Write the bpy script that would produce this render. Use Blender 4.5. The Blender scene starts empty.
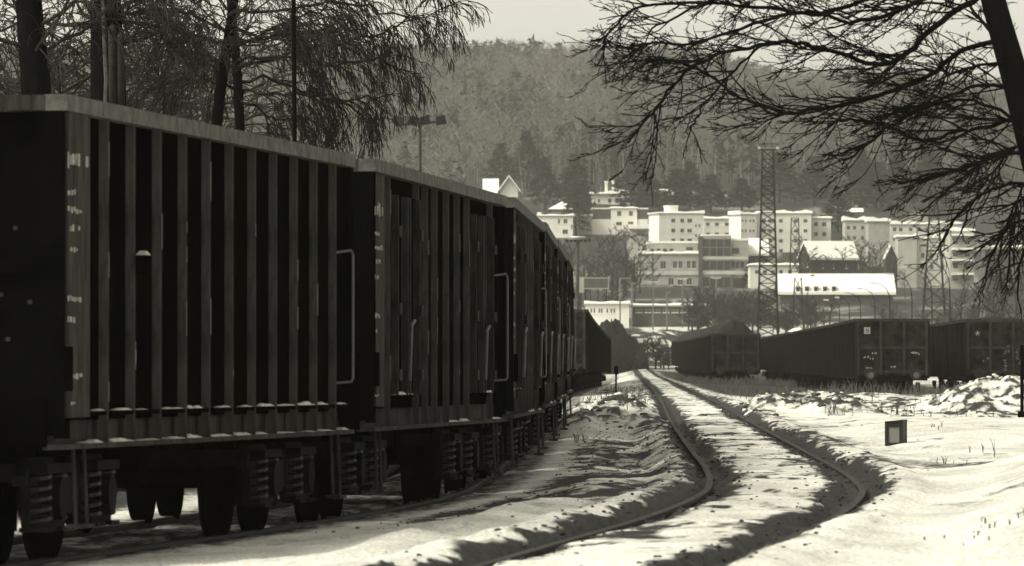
import bpy, math, random
import numpy as np
from mathutils import Vector, Matrix

# ------------------------------------------------------------------ camera, sky, sun, exposure
F = 6850.0            # focal length in pixels of a 1024 px wide frame
HZ = 375.0            # image row of the horizon
EYE = 1.25
SUN_EL, SUN_AZ = 46.0, 247.0     # azimuth clockwise from +Y (the view direction): left and a little behind
scene = bpy.context.scene
cam_d = bpy.data.cameras.new('camera')
cam = bpy.data.objects.new('camera', cam_d)
scene.collection.objects.link(cam)
scene.camera = cam
cam_d.sensor_width = 36.0
cam_d.lens = F / 1024 * 36.0
cam_d.clip_start = 0.5
cam_d.clip_end = 9000
cam.location = (0, 0, EYE)
cam.rotation_euler = (math.radians(90) + math.atan((HZ - 283) / F), 0, 0)
cam_d.dof.use_dof = True
cam_d.dof.focus_distance = 105
cam_d.dof.aperture_fstop = 10.5

world = bpy.data.worlds.new('World')
scene.world = world
world.use_nodes = True
wn, wl = world.node_tree.nodes, world.node_tree.links
wn.clear()
w_out = wn.new('ShaderNodeOutputWorld')
w_bg = wn.new('ShaderNodeBackground')
w_sky = wn.new('ShaderNodeTexSky')
w_sky.sky_type = 'NISHITA'
w_sky.sun_disc = False
w_sky.sun_elevation = math.radians(SUN_EL)
w_sky.sun_rotation = math.radians(SUN_AZ)
w_sky.air_density = 1.0
w_sky.dust_density = 3.0
w_bw = wn.new('ShaderNodeRGBToBW')
w_tint = wn.new('ShaderNodeMix'); w_tint.data_type = 'RGBA'; w_tint.blend_type = 'MULTIPLY'
w_tint.inputs[0].default_value = 1.0
w_tint.inputs[7].default_value = (1.0, 0.977, 0.86, 1)
wl.new(w_sky.outputs[0], w_bw.inputs[0])
wl.new(w_bw.outputs[0], w_tint.inputs[6])
wl.new(w_tint.outputs[2], w_bg.inputs[0])
w_bg.inputs[1].default_value = 0.15
wl.new(w_bg.outputs[0], w_out.inputs[0])

sun_d = bpy.data.lights.new('sun', 'SUN')
sun_d.energy = 0.95
sun_d.angle = math.radians(9.0)
sun_d.color = (1.0, 0.962, 0.84)
sun = bpy.data.objects.new('sun', sun_d)
scene.collection.objects.link(sun)
_az, _el = math.radians(SUN_AZ), math.radians(SUN_EL)
_sd = Vector((math.sin(_az) * math.cos(_el), math.cos(_az) * math.cos(_el), math.sin(_el)))
sun.rotation_euler = (-_sd).to_track_quat('-Z', 'Y').to_euler()
sun.location = (-40, -20, 60)

vs = scene.view_settings
vs.view_transform = 'Standard'
vs.look = 'None'
vs.exposure = 1.03
vs.gamma = 1.0
vs.use_curve_mapping = False
scene.cycles.use_denoising = True
scene.cycles.max_bounces = 6
scene.cycles.diffuse_bounces = 3
scene.cycles.volume_bounces = 1
scene.cycles.volume_step_rate = 4.0

R = random.Random(11)
COL = scene.collection

# ------------------------------------------------------------------ helpers
def W(px, py, d):
    """a point seen at image place px, py when it stands d metres away"""
    return Vector(((px - 512) * d / F, d, EYE + (HZ - py) * d / F))

MATS = {}
def warm(v):
    return (v, v * 0.985, v * 0.89, 1)

def mat(name, v, rough=0.8, var=0.25, scale=3.0, bump=0.0, bscale=20.0, v2=None, thr=None, spec=0.3, stretch=None):
    m = bpy.data.materials.new(name)
    m.use_nodes = True
    n, l = m.node_tree.nodes, m.node_tree.links
    b = n['Principled BSDF']
    if spec == 0: b.inputs['IOR'].default_value = 1.0
    b.inputs['Roughness'].default_value = rough
    b.inputs['Specular IOR Level'].default_value = spec
    tc = n.new('ShaderNodeTexCoord')
    mp = n.new('ShaderNodeMapping')
    l.new(tc.outputs['Object'], mp.inputs[0])
    if stretch:
        mp.inputs['Scale'].default_value = stretch
    nz = n.new('ShaderNodeTexNoise')
    nz.inputs['Scale'].default_value = scale
    nz.inputs['Detail'].default_value = 6
    nz.inputs['Roughness'].default_value = 0.65
    l.new(mp.outputs[0], nz.inputs['Vector'])
    cr = n.new('ShaderNodeValToRGB')
    lo, hi = (0.3, 0.7) if thr is None else thr
    cr.color_ramp.elements[0].position = lo
    cr.color_ramp.elements[1].position = hi
    a = v * (1 - var)
    c = v * (1 + var) if v2 is None else v2
    cr.color_ramp.elements[0].color = warm(a)
    cr.color_ramp.elements[1].color = warm(c)
    l.new(nz.outputs['Fac'], cr.inputs[0])
    l.new(cr.outputs[0], b.inputs['Base Color'])
    if bump:
        nb = n.new('ShaderNodeTexNoise')
        nb.inputs['Scale'].default_value = bscale
        nb.inputs['Detail'].default_value = 5
        l.new(mp.outputs[0], nb.inputs['Vector'])
        bp = n.new('ShaderNodeBump')
        bp.inputs['Strength'].default_value = bump
        bp.inputs['Distance'].default_value = 0.03
        l.new(nb.outputs['Fac'], bp.inputs['Height'])
        l.new(bp.outputs[0], b.inputs['Normal'])
    MATS[name] = m
    return m

mat('snow', 0.70, 0.7, 0.06, 2.0, 0.4, 9.0)
mat('roof_snow', 0.82, 0.75, 0.06, 0.6)
mat('ledge_snow', 0.5, 0.8, 0.4, 9.0)
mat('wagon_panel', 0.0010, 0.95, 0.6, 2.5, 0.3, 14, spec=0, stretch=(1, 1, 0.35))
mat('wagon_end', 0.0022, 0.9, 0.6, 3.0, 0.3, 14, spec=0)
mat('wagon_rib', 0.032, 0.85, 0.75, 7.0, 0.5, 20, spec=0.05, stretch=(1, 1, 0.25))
mat('wagon_rim', 0.09, 0.8, 0.6, 6.0, 0.5, 20, spec=0.1)
mat('wagon_under', 0.0016, 0.9, 0.5, 6.0, 0.2, 25, spec=0)
mat('wheel_steel', 0.0016, 0.8, 0.4, 6.0, spec=0)
mat('bogie_frame', 0.008, 0.85, 0.7, 6.0, 0.4, 25, spec=0.05)
mat('spring_steel', 0.02, 0.6, 0.4, 8.0, spec=0.3)
mat('bare_steel', 0.09, 0.5, 0.3, 8.0, spec=0.4)
mat('far_panel', 0.007, 0.85, 0.5, 1.2, spec=0, stretch=(1, 1, 0.4))
mat('far_end', 0.016, 0.85, 0.85, 2.2, 0.2, 8, spec=0)
mat('far_rib', 0.012, 0.9, 0.95, 2.2, spec=0, stretch=(1, 0.2, 0.12))
mat('far_trim', 0.030, 0.9, 0.5, 2.0, spec=0)
mat('coal', 0.012, 0.85, 0.5, 6.0, 0.8, 12, spec=0.15)
mat('paint_white', 0.30, 0.8, 0.4, 30.0)
mat('rail_side', 0.008, 0.7, 0.4, 9.0)
mat('rail_head', 0.035, 0.7, 0.6, 5.0, spec=0.1)
mat('sleeper_wood', 0.05, 0.9, 0.4, 8.0, 0.4, 30)
mat('bark', 0.005, 0.95, 0.6, 8.0, 0.9, 25, stretch=(1, 1, 0.25), spec=0.04)
mat('twig', 0.006, 0.9, 0.4, 6.0, spec=0.04)
mat('pale_wood', 0.09, 0.9, 0.4, 9.0)
mat('left_bark', 0.004, 0.95, 0.6, 6.0, 0.9, 18, stretch=(1, 1, 0.25), spec=0.04)
mat('left_twig', 0.036, 0.9, 0.5, 3.0, spec=0.04)
mat('birch_twig', 0.017, 0.9, 0.4, 3.0, spec=0.04)
mat('forest', 0.12, 1.0, 0.25, 0.012)
mat('evergreen', 0.022, 1.0, 0.5, 0.3)
mat('far_twig', 0.022, 1.0, 0.4, 0.4)
mat('far_bark', 0.30, 1.0, 0.5, 0.5)
mat('weed', 0.09, 0.9, 0.5, 3.0)
mat('plaster_white', 0.74, 0.85, 0.12, 0.35)
mat('plaster_pale', 0.64, 0.85, 0.14, 0.35)
mat('plaster_grey', 0.40, 0.85, 0.15, 0.4)
mat('concrete', 0.32, 0.9, 0.2, 0.5)
mat('concrete_band', 0.48, 0.9, 0.15, 0.5)
mat('dark_cladding', 0.075, 0.85, 0.3, 0.6)
mat('dark_brick', 0.035, 0.9, 0.3, 0.6)
mat('window_glass', 0.03, 0.15, 0.3, 0.4, spec=0.6)
mat('window_frame', 0.32, 0.7, 0.1, 2.0)
mat('lattice_steel', 0.006, 0.8, 0.3, 1.0, spec=0.05)
mat('lamp_metal', 0.14, 0.5, 0.3, 3.0)
mat('lamp_light', 0.5, 0.5, 0.2, 3.0)
mat('mast_paint', 0.03, 0.8, 0.8, 2.5)
mat('lantern_black', 0.012, 0.6, 0.3, 8.0)
mat('lantern_glass', 0.17, 0.35, 0.1, 8.0, spec=0.5)
mat('litter', 0.16, 1.0, 0.5, 1.0)

class MB:
    def __init__(s):
        s.v, s.f = [], []
    def quad(s, a, b, c, d):
        i = len(s.v); s.v += [tuple(a), tuple(b), tuple(c), tuple(d)]; s.f.append((i, i+1, i+2, i+3)); return s
    def poly(s, pts):
        i = len(s.v); s.v += [tuple(p) for p in pts]; s.f.append(tuple(range(i, i+len(pts)))); return s
    def box(s, x0, x1, y0, y1, z0, z1):
        i = len(s.v)
        s.v += [(x0,y0,z0),(x1,y0,z0),(x1,y1,z0),(x0,y1,z0),(x0,y0,z1),(x1,y0,z1),(x1,y1,z1),(x0,y1,z1)]
        s.f += [tuple(i+k for k in q) for q in ((0,3,2,1),(4,5,6,7),(0,1,5,4),(1,2,6,5),(2,3,7,6),(3,0,4,7))]
        return s
    def prism(s, prof, axis, a, b):
        """a closed profile (list of 2-tuples) pushed along an axis from a to b"""
        n = len(prof); i = len(s.v)
        for t in (a, b):
            for (p, q) in prof:
                s.v.append((t, p, q) if axis == 'x' else (p, t, q) if axis == 'y' else (p, q, t))
        for k in range(n):
            s.f.append((i+k, i+(k+1) % n, i+n+(k+1) % n, i+n+k))
        s.f.append(tuple(i+k for k in range(n))[::-1]); s.f.append(tuple(i+n+k for k in range(n)))
        return s
    def tube(s, pts, rads, sides=5, cap=True):
        pts = [Vector(p) for p in pts]
        if not hasattr(rads, '__len__'): rads = [rads] * len(pts)
        base = len(s.v); n = len(pts)
        t0 = (pts[1] - pts[0])
        ref = Vector((0, 0, 1)) if abs(t0.normalized().z) < 0.9 else Vector((1, 0, 0))
        u = t0.cross(ref).normalized()
        for k in range(n):
            t = (pts[min(k+1, n-1)] - pts[max(k-1, 0)])
            if t.length < 1e-9: t = t0
            t.normalize()
            u = (u - t * u.dot(t))
            if u.length < 1e-6: u = t.orthogonal()
            u.normalize(); w = t.cross(u)
            for j in range(sides):
                a = 2 * math.pi * j / sides
                p = pts[k] + (u * math.cos(a) + w * math.sin(a)) * rads[k]
                s.v.append((p.x, p.y, p.z))
        for k in range(n-1):
            for j in range(sides):
                a = base + k*sides + j; b = base + k*sides + (j+1) % sides
                s.f.append((a, b, b+sides, a+sides))
        if cap:
            s.f.append(tuple(base + j for j in range(sides))[::-1]); s.f.append(tuple(base + (n-1)*sides + j for j in range(sides)))
        return s
    def disc(s, c, axis, r, h0, h1, sides=16, r1=None):
        """a cylinder about an axis through c"""
        r1 = r if r1 is None else r1
        c = Vector(c); ax = {'x': Vector((1,0,0)), 'y': Vector((0,1,0)), 'z': Vector((0,0,1))}[axis]
        return s.tube([c + ax*h0, c + ax*h1], [r, r1], sides)
    def lathe_y(s, c, prof, sides=20):
        c = Vector(c); base = len(s.v); n = len(prof)
        for (y, r) in prof:
            for j in range(sides):
                a = 2*math.pi*j/sides
                s.v.append((c.x + r*math.cos(a), c.y + y, c.z + r*math.sin(a)))
        for k in range(n-1):
            for j in range(sides):
                a = base+k*sides+j; b = base+k*sides+(j+1) % sides
                s.f.append((a, b, b+sides, a+sides))
        s.f.append(tuple(base+j for j in range(sides))[::-1]); s.f.append(tuple(base+(n-1)*sides+j for j in range(sides)))
        return s
    def mesh(s, name, m, smooth=False):
        me = bpy.data.meshes.new(name)
        me.from_pydata(s.v, [], s.f)
        me.materials.append(MATS[m] if isinstance(m, str) else m)
        if smooth:
            me.polygons.foreach_set('use_smooth', [True] * len(me.polygons))
        me.update()
        return me
    def build(s, name, m, parent=None, smooth=False):
        return link(name, s.mesh(name, m, smooth), parent)

def link(name, me, parent=None, loc=None, rot=None):
    o = bpy.data.objects.new(name, me)
    COL.objects.link(o)
    if parent is not None: o.parent = parent
    if loc is not None: o.location = loc
    if rot is not None: o.rotation_euler = rot
    return o

def tag(o, label, cat, group=None):
    o['label'] = label; o['category'] = cat
    if group: o['group'] = group
    return o

def thing(name, loc, label, cat, group=None, rz=0.0):
    o = bpy.data.objects.new(name, None)
    o.empty_display_size = 0.3
    COL.objects.link(o)
    o.location = loc; o.rotation_euler = (0, 0, rz)
    return tag(o, label, cat, group)

def kind(o, k):
    o['kind'] = k; return o

def copy_tree(o, parent=None):
    c = o.copy(); COL.objects.link(c); c.parent = parent
    for ch in list(o.children): copy_tree(ch, c)
    return c

ORD = ['first', 'second', 'third', 'fourth', 'fifth', 'sixth', 'seventh', 'eighth', 'ninth', 'tenth', 'eleventh', 'twelfth',
       'thirteenth', 'fourteenth', 'fifteenth', 'sixteenth', 'seventeenth', 'eighteenth', 'nineteenth', 'twentieth']

def vnoise(x, y, seed=0):
    xi = np.floor(x).astype(np.int64); yi = np.floor(y).astype(np.int64)
    fx = x - xi; fy = y - yi
    fx = fx*fx*(3-2*fx); fy = fy*fy*(3-2*fy)
    def h(a, b):
        n = (a * 374761393 + b * 668265263 + seed * 974711) & 0x7fffffff
        n = ((n ^ (n >> 13)) * 1274126177) & 0x7fffffff
        return ((n ^ (n >> 16)) & 0xffff) / 65535.0
    a, b, c, d = h(xi, yi), h(xi+1, yi), h(xi, yi+1), h(xi+1, yi+1)
    return (a*(1-fx)+b*fx)*(1-fy) + (c*(1-fx)+d*fx)*fy
def fbm(x, y, seed=0, octv=4):
    t = 0; a = 0.5; s = 0
    for k in range(octv):
        t = t + a*vnoise(x*2**k, y*2**k, seed+k*17); s += a; a *= 0.5
    return t / s
def sstep(a, b, x):
    t = np.clip((x-a)/(b-a), 0, 1); return t*t*(3-2*t)

# ------------------------------------------------------------------ the lie of the land
def curve(tab):
    xs = np.array([t[0] for t in tab], float); ys = np.array([t[1] for t in tab], float)
    m = np.gradient(ys, xs)
    def f(q):
        q = np.asarray(q, float)
        k = np.clip(np.searchsorted(xs, q) - 1, 0, len(xs)-2)
        h = xs[k+1]-xs[k]; t = np.clip((q-xs[k])/h, 0, 1)
        r = (2*t**3-3*t**2+1)*ys[k] + (t**3-2*t**2+t)*h*m[k] + (-2*t**3+3*t**2)*ys[k+1] + (t**3-t**2)*h*m[k+1]
        r = r + np.where(q > xs[-1], (q-xs[-1])*m[-1], 0) + np.where(q < xs[0], (q-xs[0])*m[0], 0)
        return r
    return f
# train siding, main track, and the three right-hand sidings: centre line and drop below the eye
TX = curve([(20,-7.9),(46.3,-4.45),(59.7,-2.72),(73.8,-1.46),(87.8,-1.04),(101.8,-.78),(115.8,-.52),(129.2,-.30),(190,.5),(255,1.38),(380,3.6),(500,5.92),(900,14)])
TE = curve([(20,1.31),(46,1.31),(75,1.29),(100,1.21),(130,1.10),(190,.9),(255,.76),(380,.72),(500,.72),(700,.55)])
MX = curve([(24,-1.2),(41,.54),(46.5,1.06),(54.4,1.80),(60.4,2.27),(66,2.62),(72,2.83),(80,3.0),(90,3.14),(118,3.58),(205,5.2),(328,7.3),(578,11.5),(750,14.1),(900,17)])
ME = curve([(20,1.14),(41,1.14),(60,1.12),(78,1.07),(90,1.02),(120,.92),(160,.82),(205,.73),(328,.48),(450,.24),(578,0),(680,-.5),(760,-.95),(850,-2.6),(950,-5.3),(1000,-6.6),(1050,-8.7),(1100,-10.7),(1150,-12.6),(1200,-14.3),(1240,-15.6),(1290,-18.5),(1330,-22.3),(1400,-28.6),(1450,-33),(1500,-37),(1700,-50),(2000,-72),(2300,-93),(2600,-113),(2800,-116),(3600,-80)])
AX = curve([(100,8.4),(397,12.95),(730,18.0)])
AE = curve([(60,.95),(160,.9),(265,.85),(397,.77),(560,.3),(730,-.35)])
BX = curve([(90,11.0),(265,14.72),(500,19.6)])
BE = curve([(60,.9),(160,.98),(265,1.0),(380,.75),(500,.45),(730,-.3)])
CX = curve([(90,15.4),(265,19.1),(500,24)])
CE = BE

def bump(X, D, x0, d0, sx, sd, h):
    return h * np.exp(-(((X-x0)/sx)**2 + ((D-d0)/sd)**2))

def ground(X, D, full=False):
    """height (world z) and share of soiling and painted shade at X, D (arrays)"""
    X = np.asarray(X, float); D = np.asarray(D, float)
    cs = [TX(D), MX(D), AX(D), BX(D), CX(D)]
    me = ME(D)
    far = sstep(560, 860, D)
    es = [TE(D), me, AE(D), BE(D), CE(D)]
    es = [e*(1-far) + me*far for e in es]
    E = np.where(X <= cs[0], es[0], es[4])
    for k in range(4):
        a, b = cs[k], cs[k+1]
        t = np.clip((X-a)/np.maximum(b-a, 0.5), 0, 1); t = t*t*(3-2*t)
        E = np.where((X > a) & (X <= b), es[k]*(1-t)+es[k+1]*t, E)
    near = 1 - sstep(300, 420, D)
    mid = 1 - sstep(700, 950, D)
    Z = EYE - E
    # hills: ridge lower towards the right
    hf = sstep(1500, 2600, D)
    ang = X/np.maximum(D, 1)*F + 512
    Z = Z - hf*(10*sstep(640, 800, ang) + 6*sstep(820, 1100, ang))
    Z = Z + hf*5*(fbm(X/160, D/160, 5)-0.5) + sstep(1000,1300,D)*3*(fbm(X/60, D/60, 9)-0.5)
    # snow lies up to just under the rail heads
    dT = X - cs[0]; dM = X - cs[1]; aM = np.abs(dM)
    Z = Z - 0.035
    n1 = fbm(X/1.3, D/2.2, 1); n2 = fbm(X/.35, D/.6, 2); n3 = fbm(X/.12, D/.2, 3, 3)
    Z = Z + near*(0.10*(n1-.5)*sstep(.9, 1.6, aM)*sstep(1.3, 2.2, np.abs(dT)) + 0.035*(n2-.5) + 0.02*(n3-.5))
    # shoulders fall away beside the rails
    sh = np.exp(-((dM+1.45)/.40)**2)*sstep(74, 84, D)*(1-sstep(112, 135, D))
    Z = Z - mid*sh*0.17*(0.35+1.0*fbm(X/1.5, D/3, 21))
    Z = Z + near*.05*np.exp(-((aM-1.12)/.22)**4)*(1-sh)*(.3+1.2*n2)
    # flangeway and melted gutters along each rail
    g = np.minimum(np.abs(dM-.72), np.abs(dM+.72))
    wid = 0.09 + 0.22*fbm(D/2.5, X*0+3.1, 31) + 0.20*(n2-.5) + .12*(n3-.5)
    wid = np.maximum(wid, .05)
    tr = np.exp(-(g/wid)**4)
    lift = .07*(1-sstep(1.15, 2.0, aM))*(1-sstep(140, 260, D))*(.55+.9*fbm(X/.9, D/2.0, 33))
    Z = Z + lift*(1-np.exp(-(g/(wid*.95))**6))
    Z = Z + mid*(.012 - tr*(.022+.05*sstep(.03, .1, g)) + tr*(.09*(n2-.5) + .07*(n3-.5)))
    gT = np.minimum(np.abs(dT-.72), np.abs(dT+.72))
    Z = Z - mid*np.exp(-(gT/.2)**4)*0.10
    # low bank on the right in front, piles and ploughed heaps
    Z = Z + 0.66*sstep(0.75, 4.2, dM-.4)*sstep(30, 52, D)*(1-sstep(70, 79, D)) * (0.75+.5*fbm(X/2.5, D/5, 41))
    Z = Z + 0.16*sstep(1.2, 3.0, dM)*sstep(82, 95, D)*(1-sstep(120, 150, D))
    p = bump(X, D, 1.75, 134, .75, 8, .42) + bump(X, D, 2.3, 139, .5, 7, .30) + bump(X, D, 1.15, 128, .4, 8, .22)
    p2 = bump(X, D, 6.4, 152, .75, 8, .42) + bump(X, D, 7.3, 150, .7, 9, .34) + bump(X, D, 5.6, 150, .4, 7, .2)
    p3 = bump(X, D, 11.9, 172, 1.0, 10, .72) + bump(X, D, 13.4, 170, 1.3, 10, .66) + bump(X, D, 10.9, 166, .5, 8, .25)
    p4 = bump(X, D, 10.0, 190, 2.0, 14, .42) + bump(X, D, 14.6, 228, 3.2, 16, .42) + bump(X, D, 12.7, 374, 2.5, 14, .30)
    rough = (p+p2+p3)
    cl = fbm(X/.28, D/.9, 51)
    Z = Z + (1-sstep(420, 480, D))*(p+p2+p3+p4) + near*sstep(.04, .3, rough)*(.22*(cl-.45) + .10*(n3-.5))
    Z = Z + near*0.10*np.exp(-((dM+1.9)/.35)**2)*sstep(40, 50, D)*(1-sstep(70, 84, D))*(.3+1.4*n1)
    if not full:
        return Z
    # dirty ground, with some shade painted into the same mask
    dirt_and_shade = mid*np.clip(1.25*np.exp(-(g/(wid*1.45))**4), 0, 1)
    yard = sstep(1.35, 2.0, dT)*(1-sstep(-1.5, -.8, dM))
    big = fbm(X/1.8, D/7.0, 61); streak = fbm(X/.9, D/2.6, 63); fine = fbm(X/.16, D/.5, 65)
    w1 = sstep(50, 66, D)*(1-sstep(105, 128, D))
    dirt_and_shade = np.maximum(dirt_and_shade, yard*w1*sstep(.40, .62, .25*big+.35*streak+.4*fine+.03))
    dirt_and_shade = np.maximum(dirt_and_shade, yard*sstep(120, 140, D)*near*.75*sstep(.42, .66, .4*big+.3*streak+.3*fine))
    dirt_and_shade = np.maximum(dirt_and_shade, yard*(1-w1)*.35*sstep(.5, .7, .5*streak+.5*fine))
    dirt_and_shade = np.maximum(dirt_and_shade, (1-sstep(-2.6, -1.2, dT))*(1-sstep(120, 140, D))*(.55+.35*fine))  # ground left of the train painted dark to deepen the shade beneath it
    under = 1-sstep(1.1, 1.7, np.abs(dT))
    dirt_and_shade = np.maximum(dirt_and_shade, under*(.35+.4*fine)*(1-far))
    inside = 1-sstep(.45, .7, aM)
    dirt_and_shade = np.maximum(dirt_and_shade, mid*inside*.85*sstep(.44, .66, .35*streak+.45*fine+.2*big))
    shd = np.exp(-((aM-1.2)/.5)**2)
    dirt_and_shade = np.maximum(dirt_and_shade, mid*shd*.9*sstep(.42, .64, .3*big+.3*streak+.4*fine)*sstep(62, 78, D))
    dirt_and_shade = np.maximum(dirt_and_shade, near*sstep(.04, .3, rough)*.85*sstep(.42, .62, .55*cl+.45*fine))
    yardR = sstep(1.6, 3.2, dM)*sstep(105, 160, D)*(1-far)
    dirt_and_shade = np.maximum(dirt_and_shade, yardR*.8*sstep(.44, .64, .4*fbm(X/1.2, D/5, 71)+.6*fine))
    gAB = np.minimum(np.minimum(np.abs(X-cs[2]), np.abs(X-cs[3])), np.abs(X-cs[4]))
    dirt_and_shade = np.maximum(dirt_and_shade, sstep(215, 265, D)*(1-far)*(1-sstep(2.2, 4.0, gAB))*.85)
    dirt_and_shade = np.maximum(dirt_and_shade, .62*sstep(1.0, 2.0, dM)*np.exp(-((D-80-1.2*(n1-.5)*4)/3.2)**2)*(.4+.9*fine))  # shade band behind the right bank's crest, painted in with the soiling
    dirt_and_shade = np.maximum(dirt_and_shade, near*.45*sstep(.62, .74, fbm(X/.5, D/1.6, 75))*sstep(1.0, 1.8, dM))
    dirt_and_shade = np.maximum(dirt_and_shade, sstep(540, 700, D)*(.25+.6*sstep(.45, .6, fbm(X/2.5, D/14, 81)))*(1-sstep(1000,1020,D)))
    dirt_and_shade = np.maximum(dirt_and_shade, sstep(1000, 1040, D)*(.50+.45*sstep(.4, .55, fbm(X/3, D/16, 83))))
    dirt_and_shade = np.maximum(dirt_and_shade, sstep(1480, 1560, D)*(.72+.2*fbm(X/20, D/40, 85)))
    return Z, np.clip(dirt_and_shade, 0, 1)

def gz(x, d):
    return float(ground(np.array([x]), np.array([d]))[0])

def build_ground():
    rows = list(np.linspace(-80, 20, 12)); d = 24.0
    while d < 1100:
        rows.append(d); d += max(.22, .0052*d)
    while d < 3700:
        rows.append(d); d += .022*d
    xs = list(np.arange(-8, 18.01, .065)); st = .065; x = xs[-1]
    right, left = [], []
    while x < 2600:
        st *= 1.09; x += st; right.append(x)
    x = -8; st = .065
    while x > -2600:
        st *= 1.09; x -= st; left.append(x)
    xs = np.array(left[::-1] + xs + right); rows = np.array(rows)
    X, D = np.meshgrid(xs, rows)
    Z, dirt_and_shade = ground(X, np.maximum(D, 20), True)
    n, m = X.shape
    co = np.stack([X, D, Z], -1).reshape(-1, 3).astype(np.float32)
    idx = np.arange(n*m).reshape(n, m)
    q = np.stack([idx[:-1,:-1], idx[:-1,1:], idx[1:,1:], idx[1:,:-1]], -1).reshape(-1, 4)
    me = mesh_np('ground', co, q)
    at = me.attributes.new('dirt_and_shade', 'FLOAT', 'POINT')
    at.data.foreach_set('value', dirt_and_shade.reshape(-1).astype(np.float32))
    me.polygons.foreach_set('use_smooth', np.ones(len(q), bool))
    m_ = bpy.data.materials.new('snowy_ground'); m_.use_nodes = True
    nn, l = m_.node_tree.nodes, m_.node_tree.links
    b = nn['Principled BSDF']; b.inputs['Roughness'].default_value = .75; b.inputs['Specular IOR Level'].default_value = .2
    tc = nn.new('ShaderNodeTexCoord'); a = nn.new('ShaderNodeAttribute'); a.attribute_name = 'dirt_and_shade'
    mp = nn.new('ShaderNodeMapping'); mp.inputs['Scale'].default_value = (1, .35, 1)
    l.new(tc.outputs['Object'], mp.inputs[0])
    nz = nn.new('ShaderNodeTexNoise'); nz.inputs['Scale'].default_value = 9; nz.inputs['Detail'].default_value = 7; nz.inputs['Roughness'].default_value = .7
    l.new(mp.outputs[0], nz.inputs['Vector'])
    ad = nn.new('ShaderNodeMath'); ad.operation = 'MULTIPLY_ADD'; ad.inputs[1].default_value = 1.1; 
    l.new(nz.outputs['Fac'], ad.inputs[0]); ad.inputs[2].default_value = -.55
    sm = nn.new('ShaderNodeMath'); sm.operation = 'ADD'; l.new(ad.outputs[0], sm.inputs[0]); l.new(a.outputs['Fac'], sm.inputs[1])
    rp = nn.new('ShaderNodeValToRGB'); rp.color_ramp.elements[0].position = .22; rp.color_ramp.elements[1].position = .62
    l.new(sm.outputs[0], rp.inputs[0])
    n2 = nn.new('ShaderNodeTexNoise'); n2.inputs['Scale'].default_value = 1.1; n2.inputs['Detail'].default_value = 5
    l.new(mp.outputs[0], n2.inputs['Vector'])
    sr = nn.new('ShaderNodeValToRGB'); sr.color_ramp.elements[0].position = .3; sr.color_ramp.elements[1].position = .6
    sr.color_ramp.elements[0].color = warm(.52); sr.color_ramp.elements[1].color = warm(.84)
    l.new(n2.outputs['Fac'], sr.inputs[0])
    n3 = nn.new('ShaderNodeTexNoise'); n3.inputs['Scale'].default_value = 22; n3.inputs['Detail'].default_value = 5
    l.new(mp.outputs[0], n3.inputs['Vector'])
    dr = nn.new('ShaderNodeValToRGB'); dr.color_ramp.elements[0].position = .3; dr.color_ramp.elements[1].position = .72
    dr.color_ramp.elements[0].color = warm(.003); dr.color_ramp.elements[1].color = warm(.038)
    l.new(n3.outputs['Fac'], dr.inputs[0])
    mx = nn.new('ShaderNodeMix'); mx.data_type = 'RGBA'
    n4 = nn.new('ShaderNodeTexNoise'); n4.inputs['Scale'].default_value = 30; n4.inputs['Detail'].default_value = 6; n4.inputs['Roughness'].default_value = .75
    l.new(mp.outputs[0], n4.inputs['Vector'])
    mr = nn.new('ShaderNodeMapRange'); mr.inputs['From Min'].default_value = .3; mr.inputs['From Max'].default_value = .62; mr.inputs['To Min'].default_value = .5; mr.inputs['To Max'].default_value = 1.05
    l.new(n4.outputs['Fac'], mr.inputs['Value'])
    ms = nn.new('ShaderNodeMix'); ms.data_type = 'RGBA'; ms.blend_type = 'MULTIPLY'; ms.inputs[0].default_value = 1
    l.new(sr.outputs[0], ms.inputs[6]); l.new(mr.outputs[0], ms.inputs[7])
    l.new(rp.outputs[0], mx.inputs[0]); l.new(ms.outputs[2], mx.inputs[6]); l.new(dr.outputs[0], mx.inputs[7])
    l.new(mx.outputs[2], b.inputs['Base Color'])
    bp = nn.new('ShaderNodeBump'); bp.inputs['Strength'].default_value = .7; bp.inputs['Distance'].default_value = .03
    nb = nn.new('ShaderNodeTexNoise'); nb.inputs['Scale'].default_value = 14; nb.inputs['Detail'].default_value = 6
    l.new(mp.outputs[0], nb.inputs['Vector']); l.new(nb.outputs['Fac'], bp.inputs['Height']); l.new(bp.outputs[0], b.inputs['Normal'])
    me.materials.append(m_)
    return kind(link('ground', me), 'structure')

def mesh_np(name, co, faces):
    """mesh from numpy arrays with faces all of one size"""
    me = bpy.data.meshes.new(name)
    k = faces.shape[1]
    me.vertices.add(len(co)); me.vertices.foreach_set('co', np.asarray(co, np.float32).ravel())
    me.loops.add(faces.size); me.loops.foreach_set('vertex_index', faces.astype(np.int32).ravel())
    me.polygons.add(len(faces)); me.polygons.foreach_set('loop_start', np.arange(0, faces.size, k, dtype=np.int32))
    try: me.polygons.foreach_set('loop_total', np.full(len(faces), k, np.int32))
    except Exception: pass
    me.update(calc_edges=True)
    return me

build_ground()

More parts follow.
